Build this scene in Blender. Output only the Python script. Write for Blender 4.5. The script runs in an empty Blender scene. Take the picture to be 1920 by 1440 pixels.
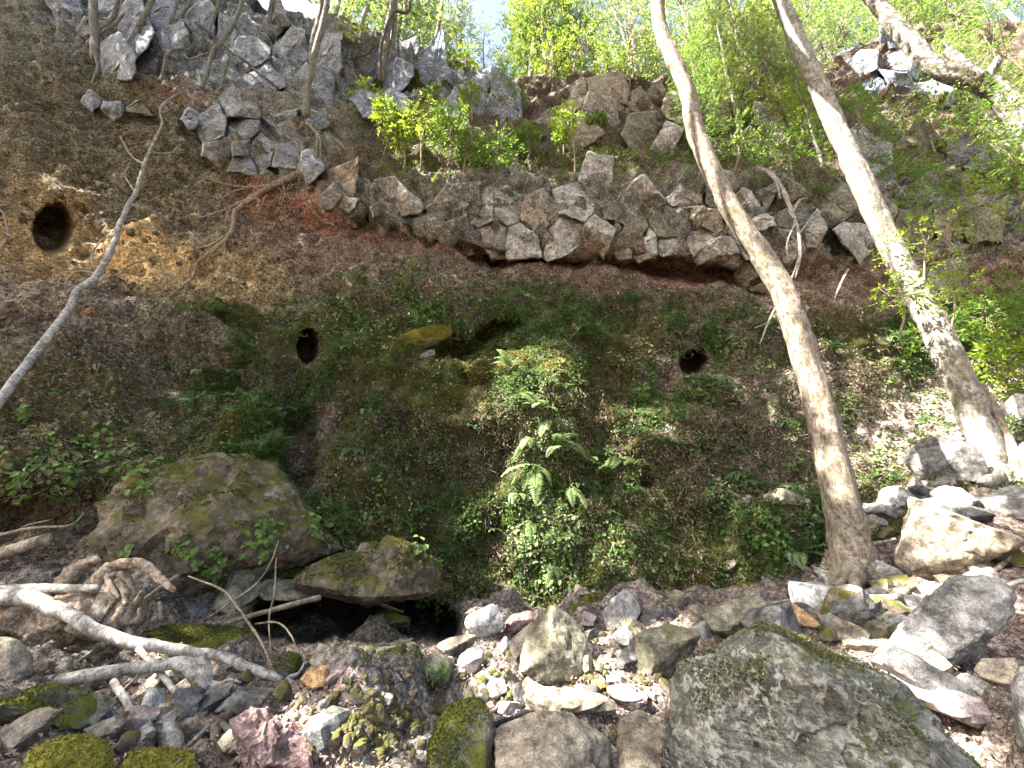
import bpy, math, random
import numpy as np
from mathutils import Vector
from mathutils.bvhtree import BVHTree

# ------------------------------------------------------------------ camera, sky, sun, exposure
SC = bpy.context.scene
COL = SC.collection
FPX, PITCH, CAM = 750.0, math.radians(20.0), np.array([0.0, 0.0, 1.6])
cam_data = bpy.data.cameras.new('camera')
cam_data.sensor_width = 36.0
cam_data.lens = FPX / 1920.0 * 36.0
cam_data.clip_start = 0.05
cam_data.clip_end = 2000.0
cam = bpy.data.objects.new('camera', cam_data)
cam.location = CAM
cam.rotation_euler = (math.pi / 2 + PITCH, 0, 0)
COL.objects.link(cam)
SC.camera = cam

SUN = np.array([-0.62, -0.24, 0.75]); SUN /= np.linalg.norm(SUN)
world = bpy.data.worlds.new('World')
SC.world = world
world.use_nodes = True
wn = world.node_tree.nodes; wl = world.node_tree.links
for n in list(wn): wn.remove(n)
sky = wn.new('ShaderNodeTexSky'); sky.sky_type = 'NISHITA'; sky.sun_disc = False
sky.sun_elevation = math.asin(SUN[2]); sky.sun_rotation = math.atan2(SUN[0], SUN[1])
sky.air_density = 1.0; sky.dust_density = 5.0; sky.ozone_density = 0.6
bg = wn.new('ShaderNodeBackground'); bg.inputs[1].default_value = 0.07
wo = wn.new('ShaderNodeOutputWorld')
wl.new(sky.outputs[0], bg.inputs[0]); wl.new(bg.outputs[0], wo.inputs[0])
sun_data = bpy.data.lights.new('sun', 'SUN')
sun_data.energy = 5.0; sun_data.angle = math.radians(0.53); sun_data.color = (1.0, 0.95, 0.88)
sun_ob = bpy.data.objects.new('sun', sun_data)
sun_ob.rotation_euler = Vector(SUN).to_track_quat('Z', 'Y').to_euler()
COL.objects.link(sun_ob)
SC.view_settings.view_transform = 'Standard'
SC.view_settings.look = 'None'
SC.view_settings.gamma = 1.0
SC.view_settings.use_curve_mapping = False
SC.view_settings.exposure = 2.95
SC.cycles.max_bounces = 4
SC.cycles.diffuse_bounces = 3
SC.cycles.transmission_bounces = 3
SC.cycles.adaptive_threshold = 0.03

RNG = np.random.default_rng(11)
random.seed(5)

# ------------------------------------------------------------------ geometry helpers
CT, ST = math.cos(PITCH), math.sin(PITCH)
def rays(u, v):
    """direction through a photo pixel, scaled to one metre of depth in y"""
    u = np.asarray(u, float); v = np.asarray(v, float)
    a = (u - 960) / FPX; b = (720 - v) / FPX
    yw = CT - ST * b
    return np.stack([a / yw, np.ones_like(a), (ST + CT * b) / yw], -1)
def fwd(v, Y):
    b = (720 - v) / FPX
    return Y / (CT - ST * b)
def pt(u, v, Y):
    return CAM + rays(u, v) * np.asarray(Y, float)[..., None]
def mpp(v, Y):
    return fwd(v, Y) / FPX
def project(P):
    d = np.asarray(P) - CAM
    f = d[..., 1] * CT + d[..., 2] * ST
    up = -d[..., 1] * ST + d[..., 2] * CT
    f = np.where(np.abs(f) < 1e-6, 1e-6, f)
    return 960 + d[..., 0] / f * FPX, 720 - up / f * FPX, f

_perm = np.random.default_rng(3).permutation(256); _perm = np.concatenate([_perm, _perm, _perm])
_g = np.random.default_rng(4).normal(size=(256, 3)); _g /= np.linalg.norm(_g, axis=1)[:, None]
def perlin(P):
    P = np.asarray(P, float)
    i = np.floor(P).astype(int); f = P - i
    i &= 255
    w = f * f * f * (f * (f * 6 - 15) + 10)
    out = np.zeros(len(P))
    for dx in (0, 1):
        for dy in (0, 1):
            for dz in (0, 1):
                h = _perm[_perm[_perm[i[:, 0] + dx] + i[:, 1] + dy] + i[:, 2] + dz]
                g = _g[h]
                d = (g[:, 0] * (f[:, 0] - dx) + g[:, 1] * (f[:, 1] - dy) + g[:, 2] * (f[:, 2] - dz))
                wt = (w[:, 0] if dx else 1 - w[:, 0]) * (w[:, 1] if dy else 1 - w[:, 1]) * (w[:, 2] if dz else 1 - w[:, 2])
                out += d * wt
    return out * 1.6
def fbm(P, octaves=4, gain=0.5):
    P = np.asarray(P, float); o = np.zeros(len(P)); a = 1.0
    for k in range(octaves):
        o += a * perlin(P * (2.03 ** k) + 17.3 * k); a *= gain
    return o
def ridged(P, octaves=4):
    P = np.asarray(P, float); o = np.zeros(len(P)); a = 1.0
    for k in range(octaves):
        o += a * (1 - 2 * np.abs(perlin(P * (2.1 ** k) + 31.7 * k))); a *= 0.5
    return o
def sstep(a, b, x):
    t = np.clip((x - a) / (b - a), 0, 1)
    return t * t * (3 - 2 * t)
def unit(v):
    v = np.asarray(v, float)
    return v / np.maximum(np.linalg.norm(v, axis=-1, keepdims=True), 1e-9)

def mesh_np(name, V, F, mat, smooth=True, attrs=None):
    """V (n,3), F (m,k) with one face size, or a list of such arrays"""
    me = bpy.data.meshes.new(name)
    V = np.ascontiguousarray(V, dtype=np.float32)
    Fs = F if isinstance(F, list) else [F]
    Fs = [np.asarray(f, dtype=np.int32) for f in Fs if len(f)]
    nl = sum(f.size for f in Fs); nf = sum(len(f) for f in Fs)
    me.vertices.add(len(V)); me.vertices.foreach_set('co', V.ravel())
    me.loops.add(nl); me.polygons.add(nf)
    me.loops.foreach_set('vertex_index', np.concatenate([f.ravel() for f in Fs]))
    sizes = np.concatenate([np.full(len(f), f.shape[1], np.int32) for f in Fs])
    starts = np.concatenate([[0], np.cumsum(sizes)[:-1]]).astype(np.int32)
    me.polygons.foreach_set('loop_start', starts)
    me.polygons.foreach_set('use_smooth', np.full(nf, bool(smooth)))
    if attrs:
        for k, a in attrs.items():
            a = np.asarray(a, np.float32)
            if a.ndim == 2:
                at = me.attributes.new(k, 'FLOAT_COLOR', 'POINT')
                at.data.foreach_set('color', np.concatenate([a, np.ones((len(a), 1), np.float32)], 1).ravel())
            else:
                at = me.attributes.new(k, 'FLOAT', 'POINT')
                at.data.foreach_set('value', a)
    me.update(calc_edges=True)
    me.validate()
    if mat is not None: me.materials.append(mat)
    return me
def link(name, me, parent=None, loc=None, label=None, cat=None, group=None, kind=None):
    o = bpy.data.objects.new(name, me)
    COL.objects.link(o)
    if parent is not None: o.parent = parent
    if loc is not None: o.location = loc
    if label: o['label'] = label
    if cat: o['category'] = cat
    if group: o['group'] = group
    if kind: o['kind'] = kind
    return o
def copy_tree(o, parent=None, loc=None, rot=None, scale=None, label=None):
    c = o.copy(); COL.objects.link(c); c.parent = parent
    if loc is not None: c.location = loc
    if rot is not None: c.rotation_euler = rot
    if scale is not None: c.scale = scale
    if label: c['label'] = label
    for ch in list(o.children): copy_tree(ch, c)
    return c

class Buf:
    """collects vertices, faces and a per-vertex value for one mesh"""
    def __init__(s): s.V = []; s.F = {}; s.R = []; s.n = 0
    def add(s, V, F, r=0.5):
        V = np.asarray(V, float); F = np.asarray(F)
        s.V.append(V); s.F.setdefault(F.shape[1], []).append(F + s.n)
        s.R.append(np.broadcast_to(np.asarray(r, float), (len(V),))); s.n += len(V)
    def mesh(s, name, mat, smooth=True, origin=None):
        V = np.concatenate(s.V)
        if origin is not None: V = V - np.asarray(origin)
        return mesh_np(name, V, [np.concatenate(f) for f in s.F.values()], mat, smooth, {'rnd': np.concatenate(s.R)})

def catmull(P, n):
    P = np.asarray(P, float)
    if len(P) == 2:
        t = np.linspace(0, 1, n)[:, None]
        return P[0] * (1 - t) + P[1] * t
    Q = np.concatenate([[2 * P[0] - P[1]], P, [2 * P[-1] - P[-2]]])
    t = np.linspace(0, len(P) - 1 - 1e-6, n); k = t.astype(int); t = (t - k)[:, None]
    a, b, c, d = Q[k], Q[k + 1], Q[k + 2], Q[k + 3]
    return 0.5 * (2 * b + (c - a) * t + (2 * a - 5 * b + 4 * c - d) * t * t + (3 * b - a - 3 * c + d) * t ** 3)
def tube(P, R, sides=8, rough=0.0, rs=3.0, seed=0, wob=0.0, iso=0.5):
    """tapered tube along P with radii R; rough = relative bark relief"""
    P = np.asarray(P, float); R = np.asarray(R, float); n = len(P)
    if wob:
        P = P + wob * R[:, None] * np.stack([fbm(P * 2.3 + seed), fbm(P * 2.3 + seed + 50), fbm(P * 2.3 + seed + 90)], 1)
    T = unit(np.gradient(P, axis=0))
    ref = np.array([0.3, 0.9, 0.1]) if abs(T[:, 1]).mean() < 0.75 else np.array([1.0, 0.1, 0.2])
    A = unit(np.cross(T, ref)); B = np.cross(T, A)
    th = np.linspace(0, 2 * np.pi, sides, endpoint=False)
    ring = A[:, None] * np.cos(th)[None, :, None] + B[:, None] * np.sin(th)[None, :, None]
    V = P[:, None] + ring * R[:, None, None]
    if rough:
        q = (P[:, None] * 0.25 + ring * 1.3).reshape(-1, 3) * rs + seed
        q2 = V.reshape(-1, 3) * rs * 1.5 + seed
        d = fbm(q, 3) * (1.1 - iso) + fbm(q2, 3) * iso
        V = V + ring * (d.reshape(n, sides) * R[:, None] * rough)[..., None]
    V = V.reshape(-1, 3)
    i = np.arange(n - 1)[:, None] * sides; j = np.arange(sides)[None]; j2 = (j + 1) % sides
    F = np.stack([i + j, i + j2, i + sides + j2, i + sides + j], -1).reshape(-1, 4)
    V = np.concatenate([V, P[:1] - T[:1] * R[0] * 0.25, P[-1:] + T[-1:] * R[-1] * 0.4])
    c0, c1 = n * sides, n * sides + 1
    k = np.arange(sides); k2 = (k + 1) % sides
    caps = np.concatenate([np.stack([k2, k, np.full(sides, c0)], 1),
                           np.stack([(n - 1) * sides + k, (n - 1) * sides + k2, np.full(sides, c1)], 1)])
    return V, F, caps
def add_tube(buf, P, R, sides=8, n=None, r=0.5, **kw):
    P = np.asarray(P, float); R = np.asarray(R, float)
    if n is None: n = max(4, 5 * (len(P) - 1) + 1)
    Q = catmull(P, n)
    RR = np.interp(np.linspace(0, 1, n), np.linspace(0, 1, len(R)), R)
    V, F, C = tube(Q, RR, sides, **kw)
    base = buf.n
    buf.add(V, F, r); buf.F.setdefault(3, []).append(C + base)
    return Q

def leaves(buf, C, D, U, L, W, r, fold=0.25, oval=False):
    """pointed leaves: base C, direction D, face normal U"""
    C = np.asarray(C, float); D = unit(D); S = unit(np.cross(D, U)); Nn = np.cross(S, D)
    L = np.broadcast_to(L, (len(C),))[:, None]; W = np.broadcast_to(W, (len(C),))[:, None]
    n = len(C)
    if not oval:
        m = C + D * L * 0.45
        V = np.stack([C, m + S * W * .5 + Nn * W * fold, C + D * L - Nn * L * .08, m - S * W * .5 + Nn * W * fold], 1).reshape(-1, 3)
        i = np.arange(n)[:, None] * 4
        F = np.concatenate([i + [0, 2, 1], i + [0, 3, 2]]); k = 4
    else:
        a = C + D * L * .22; b = C + D * L * .6
        V = np.stack([C, a + S * W * .46 + Nn * W * fold, b + S * W * .4 + Nn * W * fold * .8, C + D * L - Nn * L * .12,
                      b - S * W * .4 + Nn * W * fold * .8, a - S * W * .46 + Nn * W * fold], 1).reshape(-1, 3)
        i = np.arange(n)[:, None] * 6
        F = np.concatenate([i + [0, 3, 1], i + [1, 3, 2], i + [0, 5, 3], i + [5, 4, 3]]); k = 6
    buf.add(V, F, np.repeat(np.broadcast_to(r, (n,)), k))

def sprays(buf, P, D, L, n, ll, rng, lw=0.5, flat=0.6, oval=False, rbase=None):
    """leafy twigs: leaves set alternately along a short drooping twig"""
    P = np.asarray(P, float); N = len(P); D = unit(D)
    L = np.broadcast_to(L, (N,))
    up = unit(rng.normal(size=(N, 3)) * (1 - flat) + np.array([0, 0, 1.0]) * flat)
    side = unit(np.cross(D, up))
    rb = rng.random(N) if rbase is None else rbase
    for k in range(n):
        t = (k + 1) / n
        sg = 1 if k % 2 else -1
        base = P + D * (L * t)[:, None] - np.array([0, 0, 1.0]) * (L * 0.22 * t * t)[:, None]
        d = D * 0.55 + side * sg * (0.9 if k < n - 1 else 0.1) + rng.normal(size=(N, 3)) * 0.25
        u = up + rng.normal(size=(N, 3)) * 0.35
        l = ll * rng.uniform(0.7, 1.25, N)
        leaves(buf, base, d, u, l, l * lw, np.clip(rb * 0.6 + rng.random(N) * 0.4, 0, 1), oval=oval)

# ------------------------------------------------------------------ materials
class NT:
    def __init__(s, name):
        s.m = bpy.data.materials.new(name); s.m.use_nodes = True
        s.t = s.m.node_tree; s.n = s.t.nodes; s.l = s.t.links
        s.n.clear()
        s.out = s.n.new('ShaderNodeOutputMaterial')
        s.pos = s.n.new('ShaderNodeNewGeometry')
    def set(s, sock, v):
        if hasattr(v, 'links') or isinstance(v, bpy.types.NodeSocket): s.l.new(v, sock)
        elif isinstance(v, (tuple, list)) and sock.type == 'RGBA': sock.default_value = tuple(v) + ((1,) if len(v) == 3 else ())
        else: sock.default_value = v
    def vec(s, scale=(1, 1, 1), off=None):
        n = s.n.new('ShaderNodeMapping'); n.inputs['Scale'].default_value = scale
        s.l.new(s.pos.outputs['Position'], n.inputs[0]); return n.outputs[0]
    def noise(s, scale, detail=4, rough=0.55, dist=0.0, vec=None):
        n = s.n.new('ShaderNodeTexNoise'); n.inputs['Scale'].default_value = scale; n.inputs['Detail'].default_value = detail
        n.inputs['Roughness'].default_value = rough; n.inputs['Distortion'].default_value = dist
        s.l.new(vec if vec is not None else s.pos.outputs['Position'], n.inputs['Vector']); return n.outputs[0]
    def voro(s, scale, feature='F1', out=0, vec=None, rnd=1.0):
        n = s.n.new('ShaderNodeTexVoronoi'); n.feature = feature; n.inputs['Scale'].default_value = scale
        n.inputs['Randomness'].default_value = rnd
        s.l.new(vec if vec is not None else s.pos.outputs['Position'], n.inputs['Vector']); return n.outputs[out]
    def ramp(s, f, stops):
        n = s.n.new('ShaderNodeValToRGB'); e = n.color_ramp.elements
        while len(e) < len(stops): e.new(0.5)
        for x, (p, c) in zip(e, stops):
            x.position = p; x.color = (c, c, c, 1) if isinstance(c, (int, float)) else tuple(c) + (1,)
        s.l.new(f, n.inputs[0]); return n.outputs[0]
    def mix(s, f, a, b, mode='MIX'):
        n = s.n.new('ShaderNodeMix'); n.data_type = 'RGBA'; n.blend_type = mode; n.clamp_factor = True
        s.set(n.inputs[0], f); s.set(n.inputs[6], a); s.set(n.inputs[7], b); return n.outputs[2]
    def math(s, op, a, b=0.0, clamp=False):
        n = s.n.new('ShaderNodeMath'); n.operation = op; n.use_clamp = clamp
        s.set(n.inputs[0], a); s.set(n.inputs[1], b); return n.outputs[0]
    def attr(s, name, out='Fac'):
        n = s.n.new('ShaderNodeAttribute'); n.attribute_name = name; return n.outputs[out]
    def upness(s):
        n = s.n.new('ShaderNodeSeparateXYZ'); s.l.new(s.pos.outputs['Normal'], n.inputs[0]); return n.outputs[2]
    def bump(s, h, strength=0.5, dist=0.02, normal=None):
        n = s.n.new('ShaderNodeBump'); n.inputs['Strength'].default_value = strength; n.inputs['Distance'].default_value = dist
        s.l.new(h, n.inputs['Height'])
        if normal is not None: s.l.new(normal, n.inputs['Normal'])
        return n.outputs[0]
    def finish(s, col, rough=0.9, nor=None, spec=0.2, trans=0.0, tcol=None):
        p = s.n.new('ShaderNodeBsdfPrincipled')
        s.set(p.inputs['Base Color'], col); s.set(p.inputs['Roughness'], rough)
        p.inputs['Specular IOR Level'].default_value = spec
        if nor is not None: s.l.new(nor, p.inputs['Normal'])
        sh = p.outputs[0]
        if trans > 0:
            t = s.n.new('ShaderNodeBsdfTranslucent'); s.set(t.inputs[0], tcol if tcol is not None else col)
            mx = s.n.new('ShaderNodeMixShader'); mx.inputs[0].default_value = trans
            s.l.new(sh, mx.inputs[1]); s.l.new(t.outputs[0], mx.inputs[2]); sh = mx.outputs[0]
        s.l.new(sh, s.out.inputs[0]); return s.m

def earth_material():
    s = NT('earth_and_moss')
    tint = s.attr('tint', 'Color'); moss = s.attr('moss'); lit = s.attr('litter')
    n1 = s.noise(2.2, 3, 0.6); n2 = s.noise(14, 4, 0.65); n3 = s.noise(60, 2, 0.6)
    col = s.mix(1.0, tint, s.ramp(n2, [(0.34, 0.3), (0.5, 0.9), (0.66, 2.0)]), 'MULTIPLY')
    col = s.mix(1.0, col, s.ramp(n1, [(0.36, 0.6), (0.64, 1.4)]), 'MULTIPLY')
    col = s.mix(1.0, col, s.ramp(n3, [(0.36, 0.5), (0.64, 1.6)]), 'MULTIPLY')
    # dead leaves and small pebbles on the soil
    cell = s.voro(38, 'F1', 1); cd = s.voro(38, 'F1', 0)
    sep = s.n.new('ShaderNodeSeparateColor'); s.l.new(cell, sep.inputs[0])
    pick = s.math('GREATER_THAN', sep.outputs[0], 0.72)
    pick = s.math('MULTIPLY', pick, s.math('LESS_THAN', cd, 0.42))
    lcol = s.mix(sep.outputs[1], (0.10, 0.055, 0.035), (0.42, 0.31, 0.22))
    col = s.mix(s.math('MULTIPLY', pick, lit), col, lcol)
    # moss
    mn = s.noise(5.5, 4, 0.7, 0.4); mf = s.noise(90, 1, 0.6)
    mcol = s.mix(s.noise(3.1, 2), (0.025, 0.032, 0.008), (0.085, 0.088, 0.020))
    mcol = s.mix(1.0, mcol, s.ramp(mf, [(0.3, 0.5), (0.7, 1.6)]), 'MULTIPLY')
    mfac = s.ramp(s.math('ADD', mn, s.math('SUBTRACT', moss, 0.5)), [(0.44, 0.0), (0.58, 1.0)])
    mfac = s.math('MULTIPLY', mfac, s.ramp(moss, [(0.02, 0.0), (0.15, 1.0)]))
    col = s.mix(mfac, col, mcol)
    h = s.noise(26, 4, 0.7)
    return s.finish(col, 0.95, s.bump(h, 0.8, 0.05), 0.1)

def rock_material(name, dark, light, *a, **k):
    dark = tuple(x * f for x, f in zip(dark, (1.12, 1.15, 1.2))); light = tuple(min(0.6, x * f) for x, f in zip(light, (1.22, 1.25, 1.3)))
    return _rock_material(name, dark, light, *a, **k)
def _rock_material(name, dark, light, moss=0.2, lichen=0.3, mosscol=((0.03, 0.045, 0.008), (0.13, 0.15, 0.02)), strata=0.0, bump=0.6, stain=None, crust=0.0):
    s = NT(name)
    n1 = s.noise(1.6, 3, 0.6, 0.3); n2 = s.noise(9, 5, 0.7); n3 = s.noise(70, 2, 0.65)
    col = s.mix(s.ramp(n1, [(0.3, 0.0), (0.7, 1.0)]), dark, light)
    col = s.mix(1.0, col, s.ramp(n2, [(0.36, 0.4), (0.5, 0.95), (0.64, 1.6)]), 'MULTIPLY')
    col = s.mix(s.math('MULTIPLY', s.ramp(s.noise(4.2, 4, 0.7, 0.6), [(0.52, 0.0), (0.64, 1.0)]), 0.55), col, tuple(x * 0.45 for x in dark))
    col = s.mix(1.0, col, s.ramp(n3, [(0.3, 0.6), (0.7, 1.45)]), 'MULTIPLY')
    # hairline cracks
    wv = s.n.new('ShaderNodeMix'); wv.data_type = 'VECTOR'; wv.inputs[0].default_value = 0.12
    nn = s.n.new('ShaderNodeTexNoise'); nn.inputs['Scale'].default_value = 3.0
    s.l.new(s.pos.outputs['Position'], nn.inputs['Vector'])
    s.l.new(s.pos.outputs['Position'], wv.inputs[4]); s.l.new(nn.outputs[1], wv.inputs[5])
    cr = s.ramp(s.voro(1.7, 'DISTANCE_TO_EDGE', 0, wv.outputs[1]), [(0.0, 0.0), (0.012, 1.0)])
    col = s.mix(s.math('MULTIPLY', s.math('SUBTRACT', 1.0, cr), 0.3), col, (0.03, 0.025, 0.02))
    if stain is not None:
        col = s.mix(s.ramp(s.noise(2.7, 4, 0.6), [(0.5, 0.0), (0.62, 0.85)]), col, stain)
    h = s.noise(13, 5, 0.72)
    if strata:
        st = s.noise(3.0, 4, 0.6, 0.6, s.vec((0.5, 0.5, 7)))
        col = s.mix(s.math('MULTIPLY', s.ramp(st, [(0.4, 1.0), (0.55, 0.0)]), strata), col, (0.07, 0.06, 0.05))
        h = s.math('ADD', h, s.math('MULTIPLY', st, strata))
    # pale lichen crusts
    lv = s.ramp(s.noise(17, 4, 0.6, 0.8), [(0.56 - crust, 0.0), (0.66 - crust, 1.0)])
    lv = s.math('MULTIPLY', lv, s.ramp(s.noise(2.0, 3), [(0.4 - crust, 0.0), (0.62 - crust, 1.0)]))
    col = s.mix(s.math('MULTIPLY', lv, lichen), col, (0.42, 0.43, 0.37))
    # moss on what faces up and in patches
    mm = s.math('ADD', s.noise(2.6, 6, 0.7), s.math('MULTIPLY', s.upness(), 0.22))
    mf = s.ramp(mm, [(0.80 - 0.5 * moss, 0.0), (0.92 - 0.5 * moss, 1.0)])
    fine = s.noise(110, 2, 0.6)
    mc = s.mix(s.noise(6, 4), mosscol[0], mosscol[1])
    mc = s.mix(1.0, mc, s.ramp(fine, [(0.3, 0.5), (0.7, 1.6)]), 'MULTIPLY')
    if moss > 0: col = s.mix(s.math('MULTIPLY', mf, min(1.0, moss * 3)), col, mc)
    return s.finish(col, 0.88, s.bump(h, bump, 0.035), 0.25)

def bark_material(name, dark, light, lichen=0.0, stretch=0.25, scale=14, moss=0.0):
    s = NT(name)
    v = s.vec((1, 1, stretch))
    n1 = s.noise(scale, 5, 0.65, 0.4, v); n2 = s.noise(2.0, 4, 0.6); n3 = s.noise(scale * 5, 3, 0.6, 0.0, v)
    col = s.mix(s.ramp(n1, [(0.38, 0.0), (0.62, 1.0)]), dark, light)
    col = s.mix(1.0, col, s.ramp(n3, [(0.36, 0.6), (0.64, 1.4)]), 'MULTIPLY')
    col = s.mix(1.0, col, s.ramp(n2, [(0.3, 0.75), (0.7, 1.2)]), 'MULTIPLY')
    # lenticel dots
    dt = s.math('LESS_THAN', s.voro(26, 'F1', 0, s.vec((1, 1, 0.7))), 0.16)
    col = s.mix(s.math('MULTIPLY', dt, 0.45), col, (0.05, 0.04, 0.03))
    if lichen:
        lf = s.ramp(s.noise(9, 4, 0.65, 0.5), [(0.5, 0.0), (0.6, 1.0)])
        col = s.mix(s.math('MULTIPLY', lf, lichen), col, (0.50, 0.52, 0.46))
    if moss:
        mf = s.ramp(s.noise(1.6, 5, 0.7), [(0.5, 0.0), (0.62, 1.0)])
        col = s.mix(s.math('MULTIPLY', mf, moss), col, (0.09, 0.10, 0.02))
    h = s.math('ADD', n1, s.math('MULTIPLY', n3, 0.4))
    return s.finish(col, 0.85, s.bump(h, 0.6, 0.02), 0.2)

def leaf_material(name, a, b, trans=0.4, tmul=1.4, rough=0.5):
    s = NT(name)
    r = s.attr('rnd')
    col = s.mix(r, a, b)
    tc = s.mix(r, tuple(min(1, x * tmul) for x in a), tuple(min(1, x * tmul) for x in b))
    return s.finish(col, rough, None, 0.3, trans, tc)

M_EARTH = earth_material()
ROCK = {
    'tan': rock_material('rock_tan', (0.13, 0.105, 0.075), (0.30, 0.25, 0.18), 0.10, 0.35),
    'band': rock_material('rock_band', (0.19, 0.178, 0.152), (0.41, 0.39, 0.34), 0.18, 0.45, strata=0.25, stain=(0.22, 0.165, 0.12)),
    'grey': rock_material('rock_grey', (0.12, 0.113, 0.102), (0.29, 0.275, 0.25), 0.08, 0.5),
    'greywall': rock_material('rock_grey_wall', (0.125, 0.13, 0.14), (0.34, 0.35, 0.37), 0.12, 0.5, strata=0.2),
    'pale': rock_material('rock_pale', (0.28, 0.25, 0.22), (0.44, 0.40, 0.36), 0.0, 0.6),
    'olive': rock_material('rock_olive', (0.095, 0.085, 0.055), (0.20, 0.18, 0.125), 0.16, 0.35),
    'dark': rock_material('rock_dark', (0.055, 0.05, 0.045), (0.15, 0.14, 0.125), 0.12, 0.3),
    'mossy': rock_material('rock_mossy', (0.08, 0.075, 0.05), (0.18, 0.16, 0.11), 0.62, 0.3, ((0.04, 0.055, 0.008), (0.19, 0.19, 0.025))),
    'hero': rock_material('rock_lichen_moss', (0.055, 0.055, 0.042), (0.21, 0.20, 0.165), 0.30, 0.9, ((0.025, 0.035, 0.010), (0.10, 0.12, 0.025)), strata=0.6, bump=1.0, crust=0.05),
    'yellowmoss': rock_material('rock_yellow_moss', (0.12, 0.11, 0.06), (0.22, 0.2, 0.1), 0.8, 0.1, ((0.10, 0.10, 0.015), (0.32, 0.29, 0.04))),
    'ochre': rock_material('rock_ochre', (0.24, 0.14, 0.06), (0.40, 0.25, 0.12), 0.0, 0.1),
    'red': rock_material('rock_red', (0.16, 0.095, 0.078), (0.32, 0.215, 0.185), 0.0, 0.1, bump=0.9),
    'pink': rock_material('rock_pink', (0.19, 0.145, 0.125), (0.36, 0.29, 0.255), 0.0, 0.3),
    'brown': rock_material('rock_brown_soil', (0.07, 0.053, 0.036), (0.16, 0.125, 0.085), 0.5, 0.3, ((0.045, 0.05, 0.012), (0.13, 0.12, 0.03))),
    'blue': rock_material('rock_blue_grey', (0.10, 0.112, 0.135), (0.25, 0.275, 0.315), 0.05, 0.4),
}
BARK = {
    'pale': bark_material('bark_pale', (0.11, 0.094, 0.076), (0.28, 0.25, 0.21), 0.35, moss=0.3),
    'warm': bark_material('bark_warm', (0.10, 0.08, 0.06), (0.27, 0.215, 0.165), 0.25, moss=0.25),
    'mottled': bark_material('bark_mottled', (0.06, 0.052, 0.04), (0.19, 0.165, 0.135), 0.55, 0.6, 9),
    'lichen': bark_material('bark_lichen', (0.17, 0.15, 0.13), (0.40, 0.37, 0.33), 0.8),
    'dark': bark_material('bark_dark', (0.05, 0.04, 0.03), (0.13, 0.105, 0.08), 0.15),
    'drift': bark_material('driftwood', (0.12, 0.085, 0.055), (0.38, 0.30, 0.22), 0.2, 1.0, 9),
    'greywood': bark_material('dead_wood_grey', (0.16, 0.14, 0.115), (0.40, 0.37, 0.32), 0.5, 1.0, 11),
    'root': bark_material('root_bark', (0.17, 0.125, 0.085), (0.38, 0.305, 0.225), 0.1),
    'black': bark_material('wet_black_bark', (0.012, 0.012, 0.014), (0.035, 0.035, 0.04), 0.0),
    'twig': bark_material('twig', (0.14, 0.105, 0.07), (0.30, 0.235, 0.165), 0.2),
}
LEAF = {
    'sun': leaf_material('leaf_sunlit', (0.12, 0.20, 0.018), (0.30, 0.36, 0.045), 0.5, 1.3),  # yellow of backlit leaves put into the base colour
    'forest': leaf_material('leaf_forest', (0.10, 0.16, 0.04), (0.30, 0.35, 0.10), 0.5, 1.4),
    'green': leaf_material('leaf_green', (0.07, 0.14, 0.02), (0.20, 0.29, 0.05), 0.5, 1.5),
    'creeper': leaf_material('leaf_creeper', (0.03, 0.06, 0.014), (0.17, 0.27, 0.07), 0.35, 1.3),
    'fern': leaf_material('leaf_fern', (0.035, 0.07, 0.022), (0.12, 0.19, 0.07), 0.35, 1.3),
    'sunlitfern': leaf_material('leaf_sunlit_fern', (0.12, 0.19, 0.06), (0.28, 0.36, 0.15), 0.4, 1.2),  # lighter copy of the fern greens, sunlight put into the leaf colour
    'mossleaf': leaf_material('leaf_moss', (0.03, 0.038, 0.010), (0.17, 0.17, 0.04), 0.3, 1.2),
    'yellowmossleaf': leaf_material('leaf_yellow_moss', (0.12, 0.115, 0.025), (0.36, 0.32, 0.075), 0.3, 1.2),
    'litter': leaf_material('leaf_litter', (0.05, 0.034, 0.022), (0.40, 0.31, 0.22), 0.15, 1.1, 0.7),
    'pinklitter': leaf_material('leaf_litter_pink', (0.09, 0.065, 0.048), (0.40, 0.31, 0.25), 0.15, 1.1, 0.7),
    'dry': leaf_material('dry_stems', (0.06, 0.045, 0.032), (0.32, 0.26, 0.19), 0.1, 1.1, 0.8),
    'canopy': leaf_material('leaf_canopy', (0.05, 0.09, 0.02), (0.12, 0.17, 0.04), 0.25, 1.3),
}

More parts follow.
